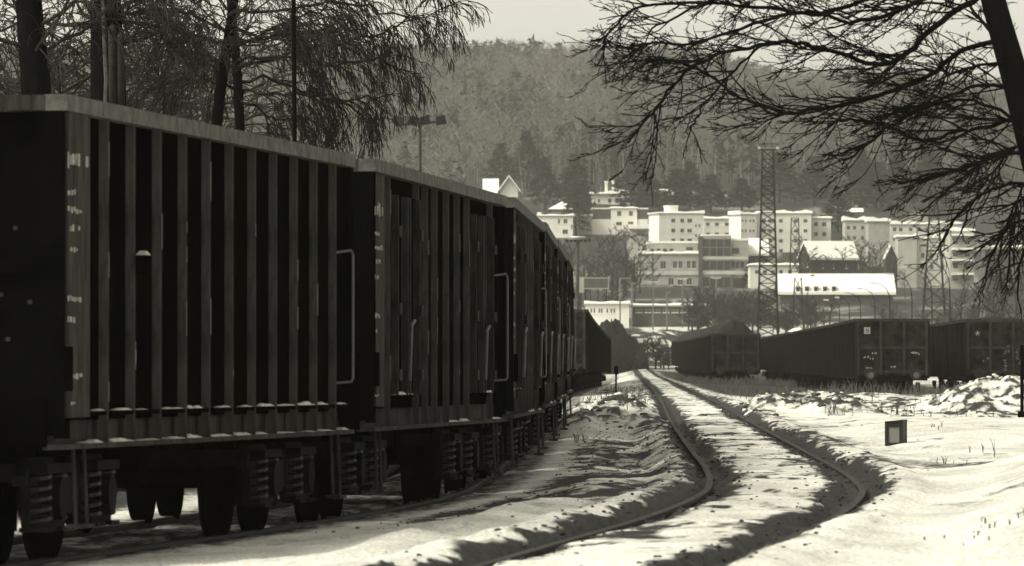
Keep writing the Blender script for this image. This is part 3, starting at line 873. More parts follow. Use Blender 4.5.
def building(name, label, pc, p1, yt, d, rot=0.0, p0=None, dep=9.0, wall='plaster_white', wins=(), swins=(), roof='flat', ridge=None,
             snow=.35, glass='window_glass', cat='building', group=None, base=None, over=.25, eave_in=None):
    th = math.radians(rot); s = d/F
    ct, sn = math.cos(th), math.sin(th)
    w = (p1-pc)*s/ct
    if p0 is not None and rot: dep = (pc-p0)*s/abs(sn)
    o = W(pc, HZ, d)
    corners = [(o.x, o.y), (o.x+w*ct, o.y+w*sn), (o.x-dep*sn, o.y+dep*ct), (o.x+w*ct-dep*sn, o.y+w*sn+dep*ct)]
    zb = min(gz(*c) for c in corners) - .4
    if base is not None: zb = max(zb, EYE+(HZ-base)*s)
    H = EYE + (HZ-yt)*s - zb
    t = thing(name, (o.x, o.y, zb), label, cat, group, th)
    zz = lambda py: EYE + (HZ-py)*s - zb
    fw = [((a-pc)*s/ct, (c-pc)*s/ct, zz(f), zz(e)) for (a, c, e, f) in wins]
    fw = [q for q in fw if q[2] > .05 and q[3] < H-.05 and q[0] > .02 and q[1] < w-.02]
    sw = [((pc-c)*s/abs(sn), (pc-a)*s/abs(sn), zz(f), zz(e)) for (a, c, e, f) in swins] if rot else []
    sw = [q for q in sw if q[2] > .05 and q[3] < H-.05 and q[0] > .02 and q[1] < dep-.02]
    b = MB()
    pf = lambda u, v, q: (u, q, v)
    ps = lambda u, v, q: (q, u, v)
    facade(b, 0, w, 0, H, fw, pf)
    facade(b, 0, dep, 0, H, sw, ps)
    b.quad((w,0,0),(w,dep,0),(w,dep,H),(w,0,H)); b.quad((0,dep,0),(w,dep,0),(w,dep,H),(0,dep,H))
    if roof == 'flat': b.quad((0,0,H),(w,0,H),(w,dep,H),(0,dep,H))
    if roof == 'gable_side':      # ridge along x: gable ends left and right
        hr = (HZ-ridge)*s - (HZ-yt)*s
        for x in (0, w): b.poly([(x,0,H),(x,dep,H),(x,dep/2,H+hr)])
    if roof == 'gable_front':
        hr = (yt-ridge)*s
        for y in (0, dep): b.poly([(0,y,H),(w,y,H),(w/2,y,H+hr)])
    b.build('wall', wall, t)
    for (lst, put) in ((fw, pf), (sw, ps)):
        for (a, c, e, f) in lst:
            fr = MB(); bw = min(.09, (c-a)*.1)
            def bx(u0, u1, v0, v1, m=fr, put=put):
                p, q = put(u0, v0, .11), put(u1, v1, .165)
                m.box(min(p[0],q[0]), max(p[0],q[0]), min(p[1],q[1]), max(p[1],q[1]), v0, v1)
            bx(a+.003, a+bw, e+.003, f-.003); bx(c-bw, c-.003, e+.003, f-.003); bx(a+bw, c-bw, e+.003, e+bw); bx(a+bw, c-bw, f-bw, f-.003)
            n = 1 if (c-a) < 2.2 else int((c-a)/1.4)
            for k in range(1, n+1):
                m = a+(c-a)*k/(n+1); bx(m-bw*.5, m+bw*.5, e+bw, f-bw)
            wo = fr.build('window', 'window_frame', t)
            g = MB(); g.quad(put(a, e, .17), put(c, e, .17), put(c, f, .17), put(a, f, .17)); g.build('pane', glass, wo)
            sl = MB(); p, q = put(a-.08, e-.08, -.07), put(c+.08, e-.005, -.003)
            sl.box(min(p[0],q[0]), max(p[0],q[0]), min(p[1],q[1]), max(p[1],q[1]), e-.08, e-.005)
            sl.build('sill', 'roof_snow', wo)
    ov = over
    if roof == 'flat':
        r = MB().box(-ov, w+ov, -ov, dep+ov, H+.003, H+.22).build('roof', 'concrete', t)
        sb = MB(); nx = max(4, int(w/1.2)); rr = random.Random(int(pc*7+yt))
        hs = [snow*(.35+rr.random()) for _ in range(nx+1)]
        for k in range(nx+1):
            x = -ov*.8+(w+1.6*ov)*k/nx
            sb.v += [(x, -ov*.9, H+.222), (x, -ov*.9+.15, H+.222+hs[k]), (x, dep+ov*.9, H+.222+hs[k]), (x, dep+ov*.9, H+.222)]
        for k in range(nx):
            for p, q in ((0,1),(1,2),(2,3),(3,0)): sb.f.append((4*k+p, 4*k+q, 4*k+4+q, 4*k+4+p))
        sb.f.append((0,1,2,3)); sb.f.append((4*nx+3, 4*nx+2, 4*nx+1, 4*nx))
        sb.build('roof_snow', 'roof_snow', r)
    elif roof == 'gable_side':
        yo = ov; zo = hr*yo/(dep/2)
        prof = [(-yo, H-zo), (dep/2, H+hr), (dep+yo, H-zo), (dep+yo, H-zo+.2), (dep/2, H+hr+.22), (-yo, H-zo+.2)]
        r = MB().prism(prof, 'x', -ov, w+ov).build('roof', 'dark_brick', t)
        prof = [(-yo, H-zo+.203), (dep/2, H+hr+.223), (dep+yo, H-zo+.203), (dep+yo, H-zo+.2+snow), (dep/2, H+hr+.22+snow), (-yo, H-zo+.2+snow)]
        MB().prism(prof, 'x', -ov*.9, w+ov*.9).build('roof_snow', 'roof_snow', r)
    elif roof == 'gable_front':
        zo = hr*ov/(w/2)
        prof = [(-ov, H-zo), (w/2, H+hr), (w+ov, H-zo), (w+ov, H-zo+.2), (w/2, H+hr+.22), (-ov, H-zo+.2)]
        r = MB().prism(prof, 'y', -ov, dep+ov).build('roof', 'dark_brick', t)
        prof = [(-ov, H-zo+.203), (w/2, H+hr+.223), (w+ov, H-zo+.203), (w+ov, H-zo+.2+snow), (w/2, H+hr+.22+snow), (-ov, H-zo+.2+snow)]
        MB().prism(prof, 'y', -ov*.9, dep+ov*.9).build('roof_snow', 'roof_snow', r)
    elif roof == 'hip':
        hr = (yt-ridge)*s; k = eave_in if eave_in is not None else min(w, dep)*.45
        def hip(z, up, grow):
            q = MB(); a, c, e, f = -ov*grow, w+ov*grow, -ov*grow, dep+ov*grow
            v = [(a,e,z),(c,e,z),(c,f,z),(a,f,z),(a,e,z+.12),(c,e,z+.12),(c,f,z+.12),(a,f,z+.12),(k,dep/2,z+.12+up),(max(w-k,k+.2),dep/2,z+.12+up)]
            q.v = v; q.f = [(0,3,2,1),(0,1,5,4),(1,2,6,5),(2,3,7,6),(3,0,4,7),(4,5,9,8),(5,6,9),(6,7,8,9),(7,4,8)]
            return q
        r = hip(H+.003, hr*.9, 1).build('roof', 'dark_brick', t)
        hip(H+.126, hr*.92+snow*.4, .97).build('roof_snow', 'roof_snow', r)
    t['H'] = H; t['w'] = w; t['dep'] = dep; t['s'] = s; t['zb'] = zb
    return t

def on(t, name, m, px0, px1, y0, y1, depth0, depth1, pc, snowcap=0.0):
    """a box on a building, given where it shows: part of that building"""
    s, zb = t['s'], t['zb']
    a, c = (px0-pc)*s, (px1-pc)*s
    z1, z0 = EYE+(HZ-y0)*s-zb, EYE+(HZ-y1)*s-zb
    o = MB().box(a, c, depth0, depth1, z0, z1).build(name, m, t)
    if snowcap: MB().box(a-.1, c+.1, depth0-.08, depth1+.1, z1+.003, z1+snowcap).build('snow_cap', 'roof_snow', o)
    return o

def wgrid(xs, ys, w, h):
    return [(x, x+w, y, y+h) for x in xs for y in ys]

# villas at the edge of the wood
v = building('villa', 'white gabled villa with snowy roof above the second wagon', 500, 518, 190, 1540, wall='plaster_pale', roof='gable_front', ridge=178, dep=9, wins=[(507, 511, 183.5, 187)], snow=.5, cat='house', over=.6)
b_ = MB(); s = v['s']; H = v['H']
b_.box(-17*s, -.02, 2.0, 8.5, 0, H-.6); b_.build('side_wing', 'plaster_grey', v)
MB().prism([(1.2, H-1.2), (8.8, H+2.3), (8.8, H+2.8), (1.2, H-.7)], 'x', -17.5*s, -.3).build('wing_roof', 'roof_snow', v)
building('villa', 'small house with a low snow-covered hip roof left of the pines', 553, 572, 210, 1440, wall='plaster_grey', roof='hip', ridge=202.5, dep=7, wins=[(563, 566, 213, 217)], cat='house', over=1.0)
v = building('white_house', 'white flat-roofed house with three windows just right of the train', 538, 573, 216.5, 1390, wall='plaster_white', dep=10,
         wins=[(558, 560, 219, 223.5), (563.5, 567.5, 219, 223.5), (571, 572.4, 224.5, 229), (562.5, 568, 229.5, 234), (545, 549, 224, 227)], cat='house')
on(v, 'chimney', 'plaster_white', 537.5, 541, 213, 217, 2, 3, 538, .2)
building('annex', 'low grey annex between the white house and the clad block', 573, 592, 217, 1400, wall='plaster_grey', dep=8, wins=[(587, 590, 221, 226), (578, 580, 222, 226)], cat='house')
v = building('villa', 'white villa with two tall chimneys among trees below the wood', 592, 630, 194.5, 1500, wall='plaster_white', dep=10,
         wins=[(598, 600, 199, 203), (608, 611.5, 198.5, 203), (615, 623, 198, 203), (626, 628.5, 199, 203)], cat='house', over=.6, snow=.5)
on(v, 'chimney', 'plaster_pale', 605, 608, 182, 195, 3, 4, 592, .3); on(v, 'chimney', 'plaster_white', 612, 614.5, 181.5, 195, 3, 4, 592, .3)
on(v, 'penthouse', 'plaster_white', 617, 630, 190, 194.4, 2, 8, 592, .5)
v = building('clad_block', 'flat block with two square windows between dark clad wings', 611, 637, 209, 1400, wall='plaster_white', dep=10,
         wins=[(617, 621.5, 211, 216), (629, 633, 211, 216), (616, 622, 222, 225.5), (628, 633.5, 221.5, 225.5)], cat='building')
on(v, 'clad_wing', 'dark_cladding', 592, 610.9, 209, 219, .4, 9, 611, .25); on(v, 'wing_base', 'plaster_pale', 592, 610.9, 219.1, 245, .3, 9, 611)
on(v, 'clad_wing', 'dark_cladding', 637.1, 648, 209, 219, .4, 9, 611, .25); on(v, 'wing_base', 'plaster_pale', 637.1, 648, 219.1, 245, .3, 9, 611)
on(v, 'canopy', 'concrete', 629, 648, 229, 230, -4, -.05, 611, .9)
for (x0, x1, yt, rd, d, lb) in ((656, 672, 199, 191, 1560, 'snow-roofed house half hidden in dark trees above the apartments'),
                        (690, 701, 200, 193, 1550, 'small snow-roofed house right of it among bare trunks'),
                        (722, 731, 212, 196, 1530, 'pale gable house behind bare trunks above the apartments'),
                        (832, 846, 213, 208.5, 1500, 'low house with a snowy lean roof below the dark slope'),
                        (846, 862, 217, 211, 1470, 'house with a rumpled snowy roof behind the right apartments')):
    building('hill_house', lb, x0, x1, yt, d, wall='plaster_pale', roof='gable_side' if x0 != 722 else 'gable_front', ridge=rd, dep=8, wins=[((x0+x1)/2-1.5, (x0+x1)/2+1.5, yt+2, yt+5)], cat='house', over=.5, snow=.5)
# white apartments
A1 = [(671.5, 675.5), (680.5, 684.5), (687.5, 692.5)]
v = building('apartment_block', 'white apartment block with a roof hut, left of the long white row', 659, 704, 214, 1350, 14, 649.5, wall='plaster_white',
    wins=[(a, c, y, y+4) for a, c in A1 for y in (218.5, 228.5, 238.5)] + wgrid((695.5, 699), (224, 234), 1.8, 3), snow=.45)
o = on(v, 'roof_hut', 'plaster_white', 672.5, 681.5, 206.5, 213.2, 2, 6, 659, .3)
building('apartment_block', 'lower white apartment block between two taller white ones', 704, 739, 219.5, 1362, 0, dep=11, wall='plaster_white',
    wins=wgrid((706, 715, 725, 734), (222.5, 232.5, 242), 4, 3.5), snow=.45)
v = building('apartment_block', 'tall white apartment block left of the lattice tower', 741, 757, 215, 1345, 22, 730, wall='plaster_white',
    wins=wgrid((741.8, 745, 749.5, 753), (219.5, 229.5, 239.5, 249), 1.9, 2.6), snow=.5)
v = building('apartment_block', 'grey apartment block of five storeys behind the lattice tower', 757, 811.5, 214, 1348, 0, dep=11, wall='plaster_pale',
    wins=wgrid((762, 768, 779, 794, 803.5), (219, 229, 239, 249, 259), 4, 3.8), snow=.5)
for k in range(7): on(v, 'chimney', 'plaster_pale', 762+k*7, 764+k*7, 211.8, 213.2, 4, 5, 757, .25)
building('apartment_block', 'short pale apartment wing at the right end of the five-storey block', 811.8, 831, 219, 1352, 0, dep=10, wall='plaster_pale',
    wins=[(a, c, y, y+4.5) for a, c in ((814, 818), (822, 826.5)) for y in (222, 232, 242)], snow=.5)
# office building
v = building('office_building', 'grey concrete office block with a dark glazed bay', 640, 701, 254.5, 1250, 0, dep=14, wall='concrete',
    wins=[(660.5, 666, 261, 269), (673, 677, 261, 268.5), (678.5, 682.5, 261, 268.5), (687, 690.5, 261, 268.5), (692, 696, 261, 268.5)] + [(668.5+k*9, 674+k*9, 278, 285) for k in range(3)], snow=.4)
on(v, 'upper_storey', 'concrete', 648, 698, 243, 254, 2, 13, 640, .4)
for x in (650.5, 657, 663.5, 670): on(v, 'upper_window', 'window_glass', x, x+3.5, 248.5, 252.5, 1.9, 1.99, 640)
on(v, 'upper_window', 'window_glass', 686.5, 693, 247, 252.5, 1.9, 1.99, 640)
on(v, 'stair_tower', 'dark_cladding', 698.5, 702, 236, 300, -.8, 6, 640)
bay = on(v, 'glazed_bay', 'concrete', 702.1, 731, 236, 300, -.3, 12, 640, .3)
for (y0, y1) in ((239, 247), (247.8, 256), (261, 270), (277, 290)):
    for k in range(4):
        x = 703+k*7; on(v, 'bay_pane', 'window_glass', x, x+6.3, y0, y1, -.38, -.31, 640)
on(v, 'floor_band', 'concrete_band', 701.9, 748, 256.6, 259.5, -.5, -.302, 640); on(v, 'floor_band', 'concrete_band', 701.9, 748, 271, 274.5, -.5, -.303, 640)
on(v, 'floor_band', 'concrete_band', 640, 698.4, 271, 275, -.2, -.01, 640)
rb_ = on(v, 'right_wing', 'concrete', 731.1, 748.5, 240.5, 300, .2, 12, 640, .4)
for (x0, x1, y0, y1) in ((732, 739, 248, 253.5), (731.8, 735, 261.5, 268), (736, 739, 261.5, 268), (740.5, 744, 261.5, 268), (733, 745, 278, 288)):
    on(v, 'wing_window', 'window_glass', x0, x1, y0, y1, .1, .19, 640)
v = building('shed_house', 'small house with one white snow roof slope beside the office block', 748.5, 768, 256, 1260, wall='dark_cladding', roof='gable_side', ridge=241, dep=9, cat='house', snow=.4)
building('low_hall', 'low pale hall front under the lattice tower', 750, 800, 266, 1225, wall='plaster_pale', dep=10, wins=wgrid((755, 763, 771, 779, 788), (270,), 4, 4), snow=.4)
# dark brick house
building('brick_house', 'dark brick house with a broad snow-covered roof right of the lattice tower', 811, 859, 259, 1200, 24, 800, wall='dark_brick',
    wins=wgrid((822, 833, 846), (263.5,), 2, 4.5), swins=[(802.5, 804, 262, 267), (807, 808.5, 262, 267)], roof='gable_side', ridge=244, cat='house', snow=.4, over=.3)
# long snow roof with dormers
v = building('long_hall', 'long low hall whose white snow roof carries a row of dormers', 780, 893, 294.5, 1120, 0, wall='dark_cladding', roof='gable_side', ridge=277.5, dep=12, snow=.5, over=.5)
for k in range(5):
    x = 796+k*9
    o = on(v, 'dormer', 'dark_brick', x, x+3.6, 286.8, 291.6, -.35, 3.0, 780, .2)
on(v, 'chimney', 'dark_brick', 812, 815, 274.5, 280, 5, 6, 780, .25)
# right apartments
building('apartment_block', 'grey apartment block behind bare trees right of the brick house', 845, 869, 221, 1330, 0, dep=10, wall='plaster_grey',
    wins=wgrid((847, 853, 861), (226, 236, 246, 256), 3.2, 4), snow=.6)
building('apartment_block', 'windowless grey apartment end wall left of the dark gable', 868.5, 890, 222, 1315, 0, dep=10, wall='concrete', wins=[], snow=.7)
building('apartment_block', 'long pale apartment block behind the power pylon', 890.5, 962, 225, 1340, 0, dep=10, wall='plaster_pale',
    wins=wgrid((893, 899, 909, 917, 926, 936, 946, 954), (227.5, 237, 247), 3.6, 4), snow=.6)
building('gable_house', 'narrow dark gabled house with a snow edge between apartment walls', 885.5, 897.5, 259, 1230, wall='dark_brick', roof='gable_front', ridge=246, dep=7, wins=[(890.5, 892, 263, 267)], cat='house', snow=.3, over=.1)
building('apartment_block', 'plain grey end wall block in front of the long pale apartments', 898, 917, 237.5, 1260, 0, dep=10, wall='plaster_grey', wins=[], snow=.3)
building('apartment_block', 'white apartment block behind the pylon with a snowy roof edge', 917.3, 950, 239.5, 1262, 0, dep=10, wall='plaster_white',
    wins=wgrid((921, 930, 941), (253, 264.5), 3.6, 4.8), snow=.7)
v = building('balcony_block', 'apartment block with stacked snowy balconies left of the grey house', 950.3, 974, 232, 1240, 0, dep=10, wall='plaster_grey', wins=wgrid((953, 965), (240, 252, 264, 276), 5, 5), snow=.7)
for y in (236, 250, 261, 275): on(v, 'balcony', 'dark_cladding', 952+R.uniform(-1, 2), 973, y, y+4, -1.4, -.12, 950.3, .4)
building('edge_house', 'tall grey rendered building with one dark window at the right edge', 985, 1036, 249, 640, 0, dep=9, wall='dark_cladding', wins=[(1005.5, 1013.5, 268, 284)], snow=.18, over=.15)
# foot of the slope, left of centre
building('white_shed', 'low white building with a row of narrow windows beyond the left rake', 586, 629, 305, 1010, 0, dep=8, wall='plaster_white',
    wins=wgrid((590.5, 593.5, 598.5, 601, 606.5, 610.5, 613.5), (308.5,), 1.6, 4.2), snow=.35)
building('platform_shed', 'long dark open shed with a thin snowy roof above the far bend', 632, 708, 306.5, 1015, 0, dep=6, wall='dark_cladding', wins=wgrid(range(636, 704, 9), (309.5,), 6, 3), snow=.3)
# hoarding, heap
t = thing('hoarding', W(583, 300, 1040), 'large pale-framed hoarding beyond the left rake', 'hoarding')
t.location.z = gz(t.location.x, t.location.y)
zt = EYE+(HZ-277.5)*1040/F - t.location.z; zb_ = EYE+(HZ-289)*1040/F - t.location.z; w_ = 26*1040/F
MB().box(.15, w_-.15, .05, .15, zb_+.15, zt-.15).build('panel', 'dark_cladding', t)
f = MB(); f.box(0, w_, 0, .2, zt-.15, zt); f.box(0, w_, 0, .2, zb_, zb_+.15); f.box(0, .15, 0, .2, zb_+.15, zt-.15); f.box(w_-.15, w_, 0, .2, zb_+.15, zt-.15); f.build('frame', 'window_frame', t)
for x in (.3, w_-.5): MB().box(x, x+.2, .21, .4, -.3, zt-.2).build('post', 'lattice_steel', t)
t2 = thing('sign_board', W(577.5, 300, 1036), 'white upright sign board at the left end of the hoarding', 'sign')
t2.location.z = gz(t2.location.x, t2.location.y)
zt = EYE+(HZ-277)*1036/F - t2.location.z
MB().box(0, 1.0, 0, .15, zt-2.4, zt).build('board', 'window_frame', t2); MB().box(.4, .6, .16, .3, -.3, zt-.1).build('post', 'lattice_steel', t2)

def mound(name, label, cat, px, d, rx, ry, h, m, seed, zoff=0):
    x = (px-512)*d/F; b = MB(); r = random.Random(seed); n, k = 22, 7
    b.v.append((0, 0, h))
    for i in range(1, k+1):
        for j in range(n):
            a = 2*math.pi*j/n; q = i/k
            hh = h*math.cos(q*math.pi/2)**.8*(1+.18*r.uniform(-1, 1)) - (.6 if i == k else 0)
            b.v.append((rx*q*math.cos(a)*(1+.06*r.uniform(-1, 1)), ry*q*math.sin(a), hh))
    for j in range(n): b.f.append((0, 1+j, 1+(j+1) % n))
    for i in range(k-1):
        for j in range(n):
            a = 1+i*n+j; c = 1+i*n+(j+1) % n; b.f.append((a, a+n, c+n, c))
    o = b.build(name, m, None, True); o.location = (x, d, gz(x, d)+zoff)
    return tag(o, label, cat)
mound('snow_heap', 'rounded white snow heap showing above the wagon tops', 'snow heap', 798, 800, 1.6, 4, 1.0, 'roof_snow', 3, 3.0)
mound('coal_heap', 'dark coal heap behind the end of the far left rake', 'coal heap', 612, 720, 4.2, 6, 5.2, 'coal', 4)

# ------------------------------------------------------------------ masts, lamps, pylons
def lattice(name, label, cat, px, ytop, d, wtop, wbot, step, r, arms=(), platform=False, group=None):
    x = (px-512)*d/F; g = gz(x, d); H = EYE+(HZ-ytop)*d/F - g
    t = thing(name, (x, d, g), label, cat, group)
    def c(q, z):
        w = wbot+(wtop-wbot)*z/H
        return Vector((q[0]*w/2, q[1]*w/2, z))
    Q = [(-1,-1),(1,-1),(1,1),(-1,1)]
    for q in Q: MB().tube([c(q, -.3), c(q, H)], r*1.5, 5).build('leg', 'lattice_steel', t)
    b = MB(); n = max(3, int(H/step))
    for k in range(n):
        z0, z1 = H*k/n, H*(k+1)/n
        for i in range(4):
            a, e = Q[i], Q[(i+1) % 4]
            b.tube([c(a, z0), c(e, z1)], r*.8, 3); b.tube([c(e, z0), c(a, z1)], r*.8, 3); b.tube([c(a, z1), c(e, z1)], r*.8, 3)
    kind(b.build('bracing', 'lattice_steel', t), 'stuff')
    for (ya, half) in arms:
        z = EYE+(HZ-ya)*d/F - g; hw = half*d/F
        b = MB(); b.tube([(-hw, 0, z), (0, -.3, z+.5), (hw, 0, z)], r, 4); b.tube([(-hw, 0, z), (0, .3, z-.3), (hw, 0, z)], r, 4); b.tube([(-hw,0,z),(hw,0,z)], r, 4)
        o = b.build('cross_arm', 'lattice_steel', t)
        for s_ in (-1, 1): MB().disc((s_*hw, 0, z), 'z', .12, -1.0, 0, 6).build('insulator', 'lamp_metal', o)
    if platform:
        w = wtop*.85
        MB().box(-w, w, -w, w, H, H+.12).build('platform', 'lattice_steel', t)
        b = MB()
        for z in (.45, .8):
            for s_ in (-1, 1): b.box(-w, w, s_*w-.03, s_*w+.03, H+z, H+z+.05); b.box(s_*w-.03, s_*w+.03, -w, w, H+z, H+z+.05)
        for s_ in (-1,-.33,.33,1): b.box(s_*w-.03, s_*w+.03, -w-.02, -w+.02, H+.12, H+.8)
        b.build('railing', 'lattice_steel', t)
        for k in range(6):
            xx = -w+2*w*k/5
            MB().box(xx-.16, xx+.16, -w-.35, -w-.05, H+.1, H+.42).build('floodlight', 'lamp_light' if k in (0, 5) else 'lamp_metal', t)
    return t
lattice('lattice_tower', 'tall dark lattice floodlight tower with a railed top platform', 'tower', 768, 150, 900, 1.4, 2.7, 1.15, .07, platform=True)
lattice('power_pylon', 'lattice power pylon with three cross arms before the right apartments', 'pylon', 934, 190, 1050, .9, 3.4, 2.2, .06, arms=[(215, 12), (230.5, 17), (245.5, 14)])
lattice('lattice_mast', 'thin grey lattice mast between the tower and the brick house', 'mast', 795, 218, 1150, 1.2, 1.9, 2.0, .05)
lattice('lattice_mast', 'short lattice mast in front of the dormered snow roof', 'mast', 798, 278, 1000, 1.0, 1.6, 1.6, .045)

def mast(label, px, ytop, d, r, lamps, width, ring=False):
    x = (px-512)*d/F; g = gz(x, d); H = EYE+(HZ-ytop)*d/F - g
    t = thing('floodlight_mast', (x, d, g), label, 'lamp mast', 'yard floodlight masts')
    MB().tube([(0,0,-.2), (0,0,H*.5), (0,0,H)], [r*1.2, r, r*.8], 8).build('pole', 'mast_paint', t)
    w = width*d/F
    MB().tube([(-w, 0, H-.1), (0, 0, H), (w, 0, H+.02)], r*.55, 6).build('cross_arm', 'mast_paint', t)
    for k, q in enumerate(lamps):
        b = MB(); xx = q*w; sz = w*.22 if not ring else w*.13
        b.prism([(-sz, -.2*sz*3), (sz, -.3*sz*3), (sz*1.1, .3*sz*3), (-sz*.6, .3*sz*3)], 'y', -sz*.6, sz*.6)
        o = b.build('floodlight', 'lantern_black', t); o.location = (xx, 0, H+(.05 if not ring else -.15))
        o.rotation_euler = (0, -.3*(1 if q > 0 else -1), R.uniform(-.3, .3))
    if ring:
        MB().disc((0,0,H-.05), 'z', w*.85, 0, .18, 16).build('head_ring', 'lamp_metal', t)
        MB().disc((0,0,H+.135), 'z', w*.6, 0, .1, 16).build('snow_cap', 'roof_snow', t)
    return t
mast('slim yard floodlight mast with a cross arm above the second wagon', 420, 122.5, 205, .055, (-.95, -.3, .18, .85), 24)
mast('floodlight mast with a ring of lamps standing behind the far left rake', 578, 239, 600, .13, (-.95, -.6, -.25, .25, .6, .95), 12, True)

def lamp(label, px, ytop, d, arm, r=.07, group='street lamps along the town road', lit=False):
    x = (px-512)*d/F; g = gz(x, d); H = EYE+(HZ-ytop)*d/F - g
    t = thing('street_lamp', (x, d, g), label, 'street lamp', group)
    if arm:
        a = arm*d/F
        MB().tube([(0,0,-.2),(0,0,H*.72),(-.03*a,0,H*.83),(-.18*a,0,H*.92),(-.5*a,0,H*.98),(-.85*a,0,H)], [r*1.2,r,r*.9,r*.8,r*.7,r*.6], 6).build('pole', 'lattice_steel', t)
        MB().prism([(-1.15*a, H-.04), (-.8*a, H-.10), (-.78*a, H+.08), (-1.1*a, H+.12)], 'y', -.14, .14).build('lamp_head', 'lamp_light', t)
    else:
        MB().tube([(0,0,-.2),(0,0,H)], [r*1.2, r*.8], 6).build('pole', 'lamp_metal', t)
        for s_ in (-1, 1): MB().prism([(s_*.05, H-.05), (s_*.75, H+.05), (s_*.75, H+.2), (s_*.05, H+.15)], 'y', -.15, .15).build('lamp_head', 'lamp_light', t)
    return t
LP = [(839.5, 300, 14, 960), (849.5, 297.5, 13, 935), (860.5, 293, 14, 905), (875, 288.5, 16, 865), (890, 283, 18, 820), (912, 274, 26, 770), (932, 267, 30, 720), (950, 262, 26, 690)]
for k, (px, yt, arm, d) in enumerate(LP):
    lamp('curved-arm street lamp, {} from the left in the row above the wagons'.format(ORD[k]), px, yt, d, arm)
for k, (px, yt, d) in enumerate([(653, 282.5, 1000), (682.5, 279.5, 1010), (716, 278.5, 1010)]):
    lamp(['double-headed lamp post in front of the office block, left of its windows', 'lamp post below the left windows of the office block', 'lamp post in front of the dark glazed bay'][k], px, yt, d, 0, .10)
for k, (px, yt, d) in enumerate([(620, 279, 1000), (632, 284, 1005), (667, 293, 1000)]):
    x = (px-512)*d/F; g = gz(x, d); H = EYE+(HZ-yt)*d/F-g
    t = thing('pole', (x, d, g), ['bracket-topped pole right of the hoarding', 'plain pole right of the bracket-topped one', 'short pole above the far bend'][k], 'pole', 'poles along the far line')
    MB().tube([(0,0,-.2),(0,0,H)], .13, 6).build('shaft', 'lamp_metal', t)
    MB().box(-.1, 1.6 if k == 0 else .5, -.08, .08, H, H+.2).build('bracket', 'lamp_metal', t)

# ------------------------------------------------------------------ small things in the yard
x, dd_ = (895.5-512)*92/F, 92.0
g = gz(x, dd_)
t = thing('signal_lantern', (x, dd_, g-.03), 'small black box lantern with a pale glass face alone in the snow', 'signal lantern', None, -.32)
b = MB(); hw, hh = .125, .33
b.box(-hw, hw, -.09, .13, 0, .02); b.box(-hw, hw, -.09, .13, hh-.03, hh); b.box(-hw, -hw+.05, -.09, .13, .02, hh-.03); b.box(hw-.05, hw, -.09, .13, .02, hh-.03); b.box(-hw+.05, hw-.05, .05, .13, .02, hh-.03)
b.box(-hw+.05, hw-.05, -.09, .05, .02, .055); b.box(-hw+.05, hw-.05, -.09, .05, hh-.065, hh-.03)
b.build('housing', 'lantern_black', t)
MB().box(-hw+.05, hw-.05, -.075, -.068, .055, hh-.065).build('glass_face', 'lantern_glass', t)
MB().prism([(-.126, hh), (.126, hh), (.128, hh+.035), (-.126, hh+.008)], 'y', -.10, .135).build('hood', 'lantern_black', t)

def post(label, px, y0, d, r, box=None):
    x = (px-512)*d/F; g = gz(x, d); H = EYE+(HZ-y0)*d/F-g
    t = thing('marker_post', (x, d, g), label, 'post')
    MB().tube([(0,0,-.2),(0,0,H)], r, 8).build('shaft', 'wagon_under', t)
    if box: MB().box(-box, box, -box, box, .0, box*2).build('foot_box', 'wagon_under', t)
    else: MB().box(-r*2.2, r*2.2, -r*1.2, r*1.2, H-.25, H).build('head', 'wagon_under', t)
post('thin dark post with a boxed foot at the right edge', 1022, 345, 150, .04, .09)
post('slim dark post beside the far left rake', 616, 366, 215, .03)

# loose snow lumps and clods
def lumps(name, label, spots, m, seed):
    r = np.random.RandomState(seed); ico_v = []; 
    t = (1+5**.5)/2
    iv = np.array([(-1,t,0),(1,t,0),(-1,-t,0),(1,-t,0),(0,-1,t),(0,1,t),(0,-1,-t),(0,1,-t),(t,0,-1),(t,0,1),(-t,0,-1),(-t,0,1)])/1.9
    fi = np.array([(0,11,5),(0,5,1),(0,1,7),(0,7,10),(0,10,11),(1,5,9),(5,11,4),(11,10,2),(10,7,6),(7,1,8),(3,9,4),(3,4,2),(3,2,6),(3,6,8),(3,8,9),(4,9,5),(2,4,11),(6,2,10),(8,6,7),(9,8,1)])
    V, Fc = [], []
    P = np.array(spots); Z = ground(P[:,0], P[:,1])
    for k, (x, d, sz) in enumerate(P):
        q = iv*(1+.45*(r.rand(12, 1)-.5))*sz*np.array([1+.6*r.rand(), 1+.6*r.rand(), .6+.4*r.rand()])
        V.append(q+np.array([x, d, Z[k]+sz*.1])); Fc.append(fi+12*k)
    me = mesh_np(name, np.concatenate(V), np.concatenate(Fc)); me.materials.append(MATS[m])
    o = kind(link(name, me), 'stuff'); tag(o, label, name.split('_')[-1])
r = random.Random(77); sp, dp = [], []
def scat(lst, n, x0, d0, sx, sd, s0, s1):
    for _ in range(n): lst.append((r.gauss(x0, sx), r.gauss(d0, sd), r.uniform(s0, s1)**1))
